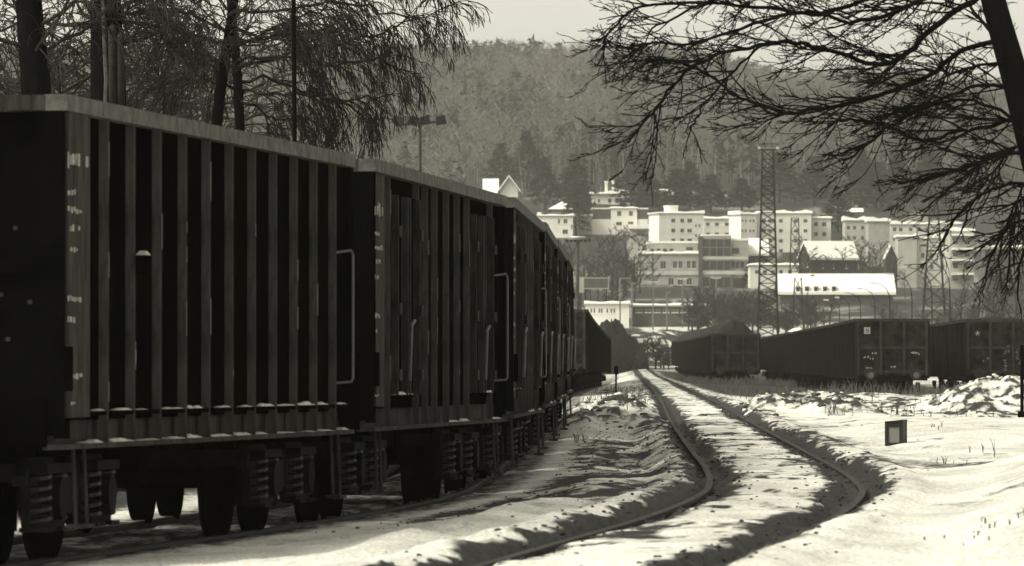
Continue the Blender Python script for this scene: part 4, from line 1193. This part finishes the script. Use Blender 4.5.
#scat
scat(sp, 90, 1.8, 134, .6, 6, .01, .05); scat(sp, 90, 6.6, 151, .9, 6, .01, .05); scat(sp, 70, 12.6, 169, 1.2, 6, .01, .06)
scat(dp, 90, 6.4, 150, 1.0, 6, .02, .08); scat(dp, 40, 1.9, 132, .7, 6, .02, .06); scat(dp, 40, 12, 167, 1.5, 6, .02, .06)
for _ in range(750):
    d = r.uniform(38, 150); side = r.choice((-.72, .72)); dp.append((float(MX(d))+side+r.gauss(0, .13), d, r.uniform(.006, .024)))
for _ in range(60):
    d = r.uniform(38, 130); dp.append((float(MX(d))+r.uniform(-3.2, 2.5), d, r.uniform(.004, .014)))
for _ in range(1500):
    d = r.uniform(38, 110); side = r.choice((-.72, .72)); dp.append((float(MX(d))+side+r.gauss(0, .22), d, r.uniform(.004, .018)))
for _ in range(700):
    d = r.uniform(55, 125); dp.append((r.uniform(float(TX(d))+1.6, float(MX(d))-.9), d, r.uniform(.004, .018)))
lumps('snow_lumps', 'broken lumps of snow on the ploughed heaps and along the rails', sp, 'snow', 1)
lumps('dirt_clods', 'dark dirty clods and ballast scattered along the rails and heaps', dp, 'sleeper_wood', 2)

# dry weeds and grass
def weeds():
    r = random.Random(5); b = MB()
    def stem(x, d, h, n=1):
        z = gz_cache(x, d)
        for _ in range(n):
            a, l = r.uniform(0, 6.28), r.uniform(.1, .5)*h
            b.tube([(x, d, z-.03), (x+math.cos(a)*l*.4, d+math.sin(a)*l*.4, z+h*.6), (x+math.cos(a)*l, d+math.sin(a)*l, z+h*r.uniform(.85, 1.1))], [.003+d*.000022, .0025+d*.00002, .0015+d*.00001], 3, False)
    pts = []
    for _ in range(1500):      # fringe along the right rakes
        k = r.random()
        if k < .55: d = r.uniform(372, 396); x = float(AX(d))+r.uniform(-3.0, 3.0)
        elif k < .6: d = r.uniform(400, 600); x = float(AX(d))-r.uniform(1.7, 3.0)
        else: d = r.uniform(190, 262); x = float(BX(d))+r.uniform(-5, 2.5)
        pts.append((x, d, r.uniform(.12, .5)))
    for _ in range(420):
        d = r.uniform(150, 330); pts.append((float(MX(d))+r.uniform(1.6, 6.5), d, r.uniform(.08, .35)))
    for _ in range(260):
        d = r.uniform(130, 300); pts.append((float(MX(d))-r.uniform(1.2, 3.2), d, r.uniform(.06, .25)))
    for (px, py, d, n, h) in ((577, 450, 112, 7, .18), (950, 450, 80, 5, .10), (985, 440, 86, 5, .17), (930, 420, 104, 4, .12), (1000, 560, 45, 16, .045), (945, 562, 44, 9, .03), (835, 400, 140, 14, .3), (905, 385, 150, 8, .3)):
        for _ in range(n): pts.append(((px-512)*d/F+r.gauss(0, .12), d+r.gauss(0, 1.2), h*r.uniform(.4, 1.1)))
    P = np.array(pts); Z = ground(P[:,0], P[:,1])
    global gz_cache
    for (x, d, h), z in zip(pts, Z):
        gz_cache = lambda a, c, z=z: float(z)
        stem(x, d, h, 2)
    o = kind(b.build('dry_weeds', 'weed'), 'stuff'); tag(o, 'dry brown weeds and grass stems sticking through the snow', 'weeds')
weeds()

# ------------------------------------------------------------------ trees
def wander(r, p, dr, L, n, wob, bias):
    pts = [Vector(p)]; dr = Vector(dr).normalized(); st = L/n
    for _ in range(n):
        dr = (dr + Vector((r.gauss(0, wob), r.gauss(0, wob), r.gauss(0, wob))) + bias).normalized()
        pts.append(pts[-1] + dr*st)
    return pts
def taper(n, a, b): return [a+(b-a)*k/(n-1) for k in range(n)]
def along(pts, t):
    q = t*(len(pts)-1); k = min(int(q), len(pts)-2)
    return pts[k].lerp(pts[k+1], q-k), (pts[k+1]-pts[k]).normalized()
def kids(r, b, pts, n, L, rad, lvl, P):
    """side twigs growing off a path; P: per level (count, length share, spread, wobble, bias)"""
    cnt, share, spread, wob, bias, t0 = P[lvl]
    for _ in range(n):
        t = t0 + (1-t0)*r.random()**.85
        p, dr = along(pts, t)
        side = dr.cross(Vector((r.gauss(0,1), r.gauss(0,1), r.gauss(0,1)))).normalized()
        nd = (dr + side*spread*r.uniform(.5, 1.3)).normalized()
        l = L*r.uniform(.45, 1.15)*(1.15-.55*t)
        m = 6 if lvl == 0 else (5 if lvl == 1 else 4)
        q = wander(r, p, nd, l, m, wob, bias)
        ra = max(P['min'], rad*r.uniform(.7, 1.1)*(1.1-.4*t))
        b.tube(q, taper(m+1, ra, max(P['min']*.8, ra*.35)), 4 if lvl == 0 else 3, False)
        if lvl+1 < P['levels']:
            kids(r, b, q, max(1, int(P[lvl+1][0]*l*r.uniform(.7, 1.3))), l*P[lvl+1][1], ra*.6, lvl+1, P)

def pxline(lst, d, dz=0.0, n=None):
    """limb drawn through image places, standing d metres away and drifting in depth by dz"""
    out = []
    for k, (px, py) in enumerate(lst): out.append(W(px, py, d + dz*k/(len(lst)-1)))
    # smooth
    res = []
    for k in range(len(out)-1):
        p0, p1, p2, p3 = out[max(k-1,0)], out[k], out[k+1], out[min(k+2, len(out)-1)]
        for j in range(4):
            t = j/4
            res.append(.5*((2*p1) + (p2-p0)*t + (2*p0-5*p1+4*p2-p3)*t*t + (3*p1-p0-3*p2+p3)*t**3))
    return res + [out[-1]]

def rel(pts, o): return [p-o for p in pts]

def right_tree():
    r = random.Random(21); d = 62.0
    tl = pxline([(1112, 600), (1088, 420), (1058, 250), (1036, 160), (1016, 80), (999, 20), (984, -40), (968, -130), (950, -230)], d)
    base = Vector((tl[0].x+.1, d, gz(tl[0].x, d)-.1))
    t = thing('bare_tree', base, 'leafless tree leaning in from the right edge with spreading branches', 'tree')
    b = MB(); tr = [base]+tl[2:]
    b.tube(rel(tr, base), taper(len(tr), .17, .085), 10)
    b.build('trunk', 'bark', t, True)
    limbs = [([(985,-5),(957,10),(927,34),(902,57),(876,64),(842,53),(812,46),(790,43),(758,46),(720,54),(691,68),(668,92),(648,118),(628,142)], -1.5, .030, 8, .8),
             ([(1003,40),(961,51),(927,76),(885,93),(842,104),(800,112),(783,111),(752,102),(736,95),(720,83),(698,69),(672,60),(640,62)], 1.2, .026, 8, .68),
             ([(1026,116),(982,127),(957,131),(927,142),(889,127),(850,120),(828,124)], -.8, .020, 8, .6),
             ([(978,-60),(930,-30),(880,-5),(820,13),(770,8),(707,3),(643,6),(616,25),(600,50)], .8, .026, 6.5, .6),
             ([(990,-30),(950,-20),(900,10),(850,22),(800,12),(740,28),(690,45),(655,42),(630,54)], -2.2, .024, 8, .75),
             ([(1042,180),(1000,186),(975,200),(950,225),(938,250)], .6, .016, 7, .55),
             ([(1034,150),(992,158),(960,170),(925,176),(898,184)], -1.0, .018, 8, .55),
             ([(1050,215),(1015,222),(996,245),(985,280)], .4, .014, 7, .5),
             ([(1018,90),(985,85),(950,95),(905,118),(870,142),(842,165)], 1.6, .020, 9, .7),
             ([(972,-90),(930,-70),(860,-40),(800,-30),(740,-12),(690,10),(650,28)], 0, .026, 8, .75),
             ([(1005,50),(990,30),(960,-10),(940,-60)], 1.0, .022, 7, .7),
             ([(760,46),(735,70),(715,92),(700,112),(690,130)], .5, .012, 7, .5),
             ([(1030,135),(1000,110),(965,100),(930,104),(895,110)], -.6, .018, 10, .7),
             ([(1034,160),(1010,150),(985,160),(955,185),(930,205)], -1.4, .014, 9, .55),
             ([(1010,60),(980,66),(950,72),(915,70),(880,82)], -.9, .016, 9, .6),
             ([(1040,190),(1020,200),(1005,230),(998,265)], 1.0, .012, 9, .5),
             ([(1044,170),(1026,182),(1014,215),(1010,250),(1004,290)], -.8, .012, 10, .5),
             ([(1048,205),(1032,225),(1022,260),(1018,300)], .7, .012, 10, .45),
             ([(1030,140),(1012,150),(990,176),(972,205),(962,235)], 1.3, .012, 10, .5)]
    down = Vector((-.05, 0, .02))
    P = {'min': .0042, 'levels': 3,
         0: (0, 1, .75, .10, Vector((-.08, 0, -.005)), .05),
         1: (10.0, .50, .65, .12, Vector((-.04, 0, .0)), .12),
         2: (11.0, .45, .75, .14, Vector((-.02, 0, .07)), .15)}
    for (lst, dz, ra, dens, ln) in limbs:
        b = MB(); pts = pxline(lst, d, dz)
        pts = [p+Vector((r.gauss(0,.008), r.gauss(0,.02), r.gauss(0,.008))) for p in pts]
        b.tube(rel(pts, base), taper(len(pts), ra, .009), 6)
        L = sum((pts[k+1]-pts[k]).length for k in range(len(pts)-1))
        kids(r, b, rel(pts, base), int(L*dens*1.5), ln*1.15, .010, 0, P)
        b.build('branch', 'twig', t)
right_tree()

def left_trees():
    r = random.Random(31)
    # two thick dark trunks
    for k, (line, d, ra, lb) in enumerate([
        ([(45, 420), (40, 200), (36, 90), (30, 20), (24, -60), (16, -160)], 88, .22, 'thick dark trunk tree nearest the left edge, behind the first wagon'),
        ([(112, 420), (110, 200), (108, 90), (106, 20), (104, -60), (108, -160)], 92, .27, 'thick dark tree with pale split stubs, second from the left edge'),
        ([(205, 420), (212, 200), (218, 110), (228, 40), (238, -30), (250, -140)], 96, .09, 'leaning dark-limbed tree right of the split tree, full of tangled twigs')]):
        tl = pxline(line, d); base = Vector((tl[0].x, d, gz(tl[0].x, d)-.1))
        t = thing('roadside_tree', base, lb, 'tree', 'trees behind the near train')
        b = MB(); tr = [base]+[p for p in tl if p.z > base.z+.4]
        b.tube(rel(tr, base), taper(len(tr), ra*1.15, ra*.6), 10); b.build('trunk', 'left_bark', t, True)
        if k == 1:
            for (px, y0, y1, rr) in ((113, 28, 118, .055), (121, 36, 118, .05)):
                p0, p1 = W(px, y1, d-.45), W(px-1, y0, d-.45)
                MB().tube(rel([p0, p0.lerp(p1, .6), p1, p1+Vector((.02, 0, .05))], base), [rr*1.1, rr, rr, rr*.4], 8).build('split_stub', 'left_twig', t, True)
            MB().tube(rel([W(104, 130, d-.35), W(106, 80, d-.35), W(103, 20, d-.35), W(102, -30, d-.3)], base), [.02, .03, .025, .02], 5).build('pale_strip', 'pale_wood', t)
        P = {'min': .0052, 'levels': 3,
             0: (0, 1, .9, .18, Vector((0, 0, -.12)), .1),
             1: (7.0, .65, .8, .16, Vector((0, 0, -.16)), .1),
             2: (9.0, .55, .9, .25, Vector((0, 0, -.04)), .1)}
        nb = (20, 24, 28)[k]
        for q in range(nb):
            hfr = r.uniform(.5, 1.0); p, _ = along(tr, hfr)
            a = r.uniform(0, 6.28); dirn = Vector((math.cos(a), .6*math.sin(a), r.uniform(.0, 1.6)))
            L = r.uniform(1.2, 2.8); pts = wander(r, p-base, dirn, L, 9, .22, Vector((0, 0, -.04)))
            b = MB(); b.tube(pts, taper(10, min(.03, ra*.15), .010), 5, False)
            kids(r, b, pts, int(L*9), .9, .010, 0, P); b.build('branch', 'left_twig', t)
    # slender straight stem
    d = 90.0; tl = [W(295, 300, d), W(294.5, 150, d), W(294, 60, d), W(293, -40, d)]; base = Vector((tl[0].x, d, gz(tl[0].x, d)))
    t = thing('utility_pole', base, 'thin straight dark pole rising behind the first wagon through the twigs', 'pole')
    MB().tube(rel([base-Vector((0,0,.2))]+tl, base), .03, 8).build('shaft', 'left_bark', t)
    MB().disc((.0, 0, tl[-1].z-base.z), 'z', .045, -.03, .05, 8).build('cap', 'lamp_metal', t)
    # weeping birch
    d = 102.0; base = Vector(((232-512)*d/F, d, 0)); base.z = gz(base.x, d)-.1
    t = thing('weeping_birch', base, 'weeping birch with hanging twigs reaching over the first wagon', 'tree')
    tr = pxline([(236, 420), (237, 260), (240, 150), (236, 60), (228, -30), (224, -150)], d); tr = [base]+[p for p in tr if p.z > base.z+.4]
    MB().tube(rel(tr, base), taper(len(tr), .10, .05), 9).build('trunk', 'left_bark', t, True)
    limbs = [([(238,68),(294,52),(348,41),(389,29),(418,16),(459,2)], .5), ([(238,96),(269,92),(304,97),(351,100),(378,98),(396,92)], -.6),
             ([(238,80),(290,84),(330,98),(348,106),(362,116),(374,118)], .8), ([(232,10),(280,12),(330,4),(380,8),(425,22),(437,34)], -1.0),
             ([(230,-20),(280,-35),(330,-42),(380,-35),(430,-15),(452,5)], 0), ([(236,50),(280,25),(320,10),(355,-6),(395,-18)], 1.2),
             ([(238,60),(285,60),(325,62),(365,60),(400,66),(420,76)], -.4), ([(234,30),(275,36),(315,30),(350,28),(385,36)], .9),
             ([(228,-40),(270,-60),(310,-70),(360,-62),(400,-40)], -.3), ([(238,100),(262,110),(285,118),(310,122),(335,134)], .2),
             ([(238,40),(200,20),(170,0),(140,-30)], .4), ([(238,90),(200,80),(165,84),(130,96)], -.5), ([(238,60),(205,55),(180,40),(150,42)], .8)]
    Pd = {'min': .0050, 'levels': 3,
          0: (0, 1, .7, .12, Vector((.0, 0, -.22)), .12),
          1: (11.0, .7, .5, .10, Vector((.0, 0, -.26)), .1),
          2: (5.0, .55, .5, .12, Vector((.0, 0, -.25)), .15)}
    for lst, dz in limbs:
        pts = pxline(lst, d, dz); b = MB()
        pts = [p+Vector((r.gauss(0,.03), r.gauss(0,.06), r.gauss(0,.035))) for p in pts]
        b.tube(rel(pts, base), taper(len(pts), .026, .008), 5)
        L = sum((pts[k+1]-pts[k]).length for k in range(len(pts)-1))
        kids(r, b, rel(pts, base), int(L*12), .95, .008, 0, Pd); b.build('branch', 'birch_twig', t)
    # tangled brush further back
    P = {'min': .010, 'levels': 3, 0: (0, 1, .8, .2, Vector((0,0,.02)), .1), 1: (3.2, .55, .8, .2, Vector((0,0,.0)), .1), 2: (4.0, .5, .9, .22, Vector((0,0,0)), .1)}
    for q, (px, d, ht) in enumerate([(-10, 118, 6.5), (8, 128, 7.2), (28, 124, 7), (52, 112, 6.4), (70, 116, 6.2), (95, 128, 7), (140, 122, 7), (152, 131, 7.2), (168, 114, 6.4), (180, 124, 7), (196, 126, 6.6), (215, 116, 6.6), (262, 120, 6.2), (310, 126, 5.0)]):
        x = (px-512)*d/F; base = Vector((x, d, gz(x, d)-.1))
        t = thing('thicket_tree', base, 'slender tangled thicket tree, {} from the left behind the train'.format(ORD[q]), 'tree', 'thicket trees behind the near train')
        tr = wander(r, (0,0,0), (r.gauss(0,.06), 0, 1), ht, 9, .05, Vector((0,0,.05)))
        MB().tube(tr, taper(10, .07, .015), 6, False).build('trunk', 'left_bark', t)
        b = MB()
        for _ in range(46):
            p, _d = along(tr, r.uniform(.35, 1)); a = r.uniform(0, 6.28)
            pts = wander(r, p, (math.cos(a), .5*math.sin(a), r.uniform(-.1, .9)), r.uniform(.9, 2.0), 6, .16, Vector((0,0,-.02)))
            b.tube(pts, taper(7, .02, .010), 3, False); kids(r, b, pts, 6, .8, .012, 0, P)
        b.build('crown', 'left_twig', t)
left_trees()

# ------------------------------------------------------------------ distant trees
def far_tree_mesh(seed, h, spread, m_tr, m_cr, n1, tw, shape='bare', trunk_r=.13):
    r = random.Random(seed)
    tb = MB(); tr = wander(r, (0,0,-.3), (0,0,1), h*.95, 6, .04, Vector((0,0,.1)))
    tb.tube(tr, taper(7, trunk_r, trunk_r*.3), 5, False)
    b = MB()
    if shape == 'bare':
        P = {'min': tw, 'levels': 2, 0: (0, 1, .7, .15, Vector((0,0,.05)), .15), 1: (1.2, .6, .7, .18, Vector((0,0,.03)), .1)}
        for _ in range(n1):
            p, _d = along(tr, r.uniform(.25, 1)); a = r.uniform(0, 6.28)
            L = spread*r.uniform(.5, 1.1)
            pts = wander(r, p, (math.cos(a), math.sin(a), r.uniform(.3, 1.4)), L, 4, .13, Vector((0,0,.03)))
            b.tube(pts, taper(5, tw*1.5, tw), 3, False); kids(r, b, pts, max(2, int(L*1.6)), L*.55, tw, 0, P)
    else:
        for k in range(n1):
            t = r.random()**.8; z = h*(.12+.88*t); a = r.uniform(0, 6.28)
            rad = spread*(1-t*.85)*r.uniform(.5, 1.1)*(1 if shape == 'fir' else (.6+.8*math.sin(3.1*min(1, t+.15))))
            c = Vector((rad*math.cos(a), rad*math.sin(a), z - rad*(.25 if shape == 'fir' else .05)))
            for _ in range(3):
                e = Vector((r.gauss(0,1), r.gauss(0,1), r.gauss(0,.6)))*spread*.16
                f = Vector((r.gauss(0,1), r.gauss(0,1), r.gauss(0,.6)))*spread*.16
                b.poly([c, c+e, c+f])
            if k % 3 == 0: b.poly([(0,0,z), c, c+Vector((.1,.1,.25))])
    return tb.mesh('trunk', m_tr), b.mesh('crown', m_cr)
FT = [far_tree_mesh(100+k, 9, 2.6, 'far_twig', 'far_twig', 26, .035) for k in range(3)]
FE = [far_tree_mesh(200+k, 10, 3.0, 'far_twig', 'evergreen', 420, 0, 'pine', .2) for k in range(3)]
FB = [far_tree_mesh(300+k, 16, 2.2, 'far_bark', 'far_twig', 16, .05, trunk_r=.14) for k in range(3)]
FS = [far_tree_mesh(400+k, 4, 2.2, 'far_twig', 'far_twig', 34, .03) for k in range(3)]
r = random.Random(55)
def far_tree(name, meshes, px, d, sc, label, group, wide=1.0):
    x = (px-512)*d/F; t = thing(name, (x, d, gz(x, d)), label, 'tree', group, r.uniform(0, 6.28))
    k = r.randrange(len(meshes))
    for nm, me in zip(('trunk', 'crown'), meshes[k]):
        o = link(nm, me, t); o.scale = (sc*wide, sc*wide, sc)
    return t
for k, (px, d, sc, wide) in enumerate([(500, 1600, 1.0, 1.3), (527, 1590, 1.25, 1.1), (576, 1400, 1.05, .9), (584, 1410, .9, 1), (637, 1470, 1.3, 1.2), (647, 1460, 1.0, 1.3), (575, 1480, 1.2, 1.1), (676, 1480, .9, 1.5), (711, 1470, .8, 1.5), (690, 1490, 1.0, 1.2), (742, 1480, .7, 1.8), (752, 1250, .55, 1.2), (838, 1400, .9, 1.3), (862, 1480, 1.3, 1.1), (876, 1500, 1.0, 1.6), (545, 1480, 1.1, 1.0), (897, 1490, 1.2, 1.3), (780, 1520, 1.1, 1.5), (815, 1510, 1.1, 1.4), (930, 1500, 1.3, 1.5)]):
    far_tree('evergreen_tree', FE, px, d, sc, 'dark evergreen tree among the houses below the wood, {} from the left'.format(''), 'evergreens below the wood', wide)['label'] = 'dark bushy evergreen tree at the edge of the wood above the houses'
for k, (px, d, sc, wide) in enumerate([(598, 1190, 1.0, 1.1), (612, 1180, 1.2, 1.2), (625, 1195, 1.15, 1.2), (640, 1185, 1.05, 1.2), (605, 1130, 1.0, 1.2), (585, 1120, .9, 1), (618, 1120, .9, 1.3), (634, 1120, .9, 1.3), (652, 1150, .8, 1.2), (560, 1200, 1.0, 1.2), (550, 1150, .9, 1.2), (572, 1160, 1, 1.1), (858, 1160, 1.0, 1.2), (805, 1280, .9, 1.1), (850, 1260, 1.0, 1.1), (880, 1200, .9, 1), (905, 1150, .5, 1.1), (925, 1120, .5, 1.1), (945, 1100, .55, 1.1), (965, 1110, .6, 1.1), (985, 900, .6, 1.1), (870, 1260, .9, 1)]):
    far_tree('bare_town_tree', FT, px, d, sc, 'leafless grey tree standing among the town buildings', 'leafless town trees', wide)
for k in range(30):
    px = r.uniform(560, 648) if k < 16 else r.uniform(800, 895); d = r.uniform(1050, 1215)
    if 777 < px < 897 and d < 1130: d += 90
    far_tree('bare_town_tree', FT, px, d, r.uniform(.45, .9), 'leafless grey tree standing among the town buildings', 'leafless town trees', r.uniform(1, 1.4))
for k, (px, d, sc) in enumerate([(962, 560, .75), (978, 590, .9), (992, 570, .95), (1006, 600, 1.0), (1018, 560, .9)]):
    far_tree('bare_yard_tree', FT, px, d, sc, 'thin leafless tree before the grey right-edge building, {} from the left'.format(ORD[k]), 'trees by the right edge building', 1.0)
for k in range(64):
    d = r.uniform(955, 1035); px = 690 + 200*(k/63)+r.uniform(-5, 5) if k < 44 else r.uniform(880, 1010)
    far_tree('bare_bush', FS, px, d, r.uniform(.6, 1.05)*(1.25 if 690 < px < 770 else .9), 'leafless bush in the belt between the yard and the town', 'bushes below the town', 1.2)
for k in range(16):
    far_tree('bare_bush', FS, 636+34*r.random(), r.uniform(700, 800), r.uniform(.35, .8), 'dark bare bush beside the far end of the main track', 'bushes by the far track', 1.2)
for k in range(14):
    far_tree('bare_bush', FS, 596+42*r.random(), r.uniform(705, 760), r.uniform(.5, .9), 'dark bare bush around the coal heap', 'bushes by the coal heap', 1.2)
for k in range(90):
    px = r.uniform(425, 980); d = r.uniform(1530, 1680)
    far_tree('pale_trunk_tree', FB, px, d, r.uniform(.45, .8), 'tall leafless tree with a pale trunk along the foot of the wooded hill', 'pale trunks at the foot of the hill')

def ordinals(group, text):
    lst = sorted([o for o in COL.objects if o.get('group') == group and o.parent is None], key=lambda o: o.location.x/o.location.y)
    for k, o in enumerate(lst): o['label'] = text.format(ORD[k])
ordinals('evergreens below the wood', 'dark bushy evergreen at the edge of the wood above the houses, {} from the left')
ordinals('bushes by the far track', 'dark bare bush beside the far end of the main track, {} from the left')
ordinals('bushes by the coal heap', 'dark bare bush around the coal heap, {} from the left')
def forest():
    rs = np.random.RandomState(4)
    n = 17000
    D = 1600 + 1120*rs.rand(n)**.9; PX = -60 + 1150*rs.rand(n)
    m_ = 2200; D[:m_] = 1090 + 520*rs.rand(m_); PX[:m_] = np.where(rs.rand(m_) < .75, 465 - 750*rs.rand(m_), 1045 + 260*rs.rand(m_))
    X = (PX-512)*D/F; Z = ground(X, D)
    dens = fbm(X/35, D/60, 91)
    H = (9 + 6*rs.rand(n))*(.75+.5*dens)
    ever = (fbm(X/28, D/55, 93) + .25*(rs.rand(n)-.5) > .62)
    def emit(ix, nb, spread, wdt, up, name, m):
        V, Fc = [], []; k = len(ix)
        c = np.stack([X[ix], D[ix], Z[ix]], -1); h = H[ix]
        # trunk: three-sided spike
        a = np.arange(3)*2.094
        tv = np.zeros((k, 4, 3)); tv[:, :3] = c[:, None]; tv[:, :3, 0] += .16*np.cos(a); tv[:, :3, 1] += .16*np.sin(a); tv[:, 3] = c; tv[:, 3, 2] += h*.9
        V.append(tv.reshape(-1, 3)); base = np.arange(k)[:, None, None]*4
        Fc.append((base + np.array([(0,1,3),(1,2,3),(2,0,3)])[None]).reshape(-1, 3)); off = 4*k
        t = rs.rand(k, nb); ang = rs.rand(k, nb)*6.283; rad = spread*(.4+.8*rs.rand(k, nb))*(1-.5*t)*(h[:, None]/12)
        p0 = np.zeros((k, nb, 3)); p0[:] = c[:, None]; p0[..., 2] += h[:, None]*(.25+.7*t)
        p1 = p0.copy(); p1[..., 0] += rad*np.cos(ang); p1[..., 1] += rad*np.sin(ang); p1[..., 2] += rad*up*(.5+rs.rand(k, nb))
        q = p0 + rs.normal(0, 1, (k, nb, 3))*wdt; 
        V.append(np.stack([p0, q, p1], 2).reshape(-1, 3)); Fc.append(off + np.arange(k*nb*3).reshape(-1, 3))
        me = mesh_np(name, np.concatenate(V), np.concatenate(Fc)); me.materials.append(MATS[m])
        return kind(link(name, me), 'stuff')
    ix = np.arange(n)
    o = emit(ix[~ever], 38, 3.1, .15, .7, 'forest', 'forest'); tag(o, 'hazy leafless forest covering the hillside behind the town', 'forest')
    o = emit(ix[ever], 30, 2.9, 1.0, -.25, 'evergreen_forest', 'evergreen'); tag(o, 'darker evergreen patches within the hillside forest', 'forest')
forest()

# ------------------------------------------------------------------ haze
def haze():
    m = bpy.data.materials.new('haze'); m.use_nodes = True
    n, l = m.node_tree.nodes, m.node_tree.links; n.clear()
    out = n.new('ShaderNodeOutputMaterial'); v = n.new('ShaderNodeVolumePrincipled')
    v.inputs['Color'].default_value = (.96, .945, .86, 1); v.inputs['Density'].default_value = HAZE
    v.inputs['Anisotropy'].default_value = .1
    l.new(v.outputs[0], out.inputs['Volume'])
    b = MB().box(-2700, 2700, -95, 3800, -2.0, 175)
    o = b.build('haze', m); kind(o, 'stuff'); tag(o, 'thin winter haze greying the far town and hill', 'haze')
HAZE = 0.000075
haze()
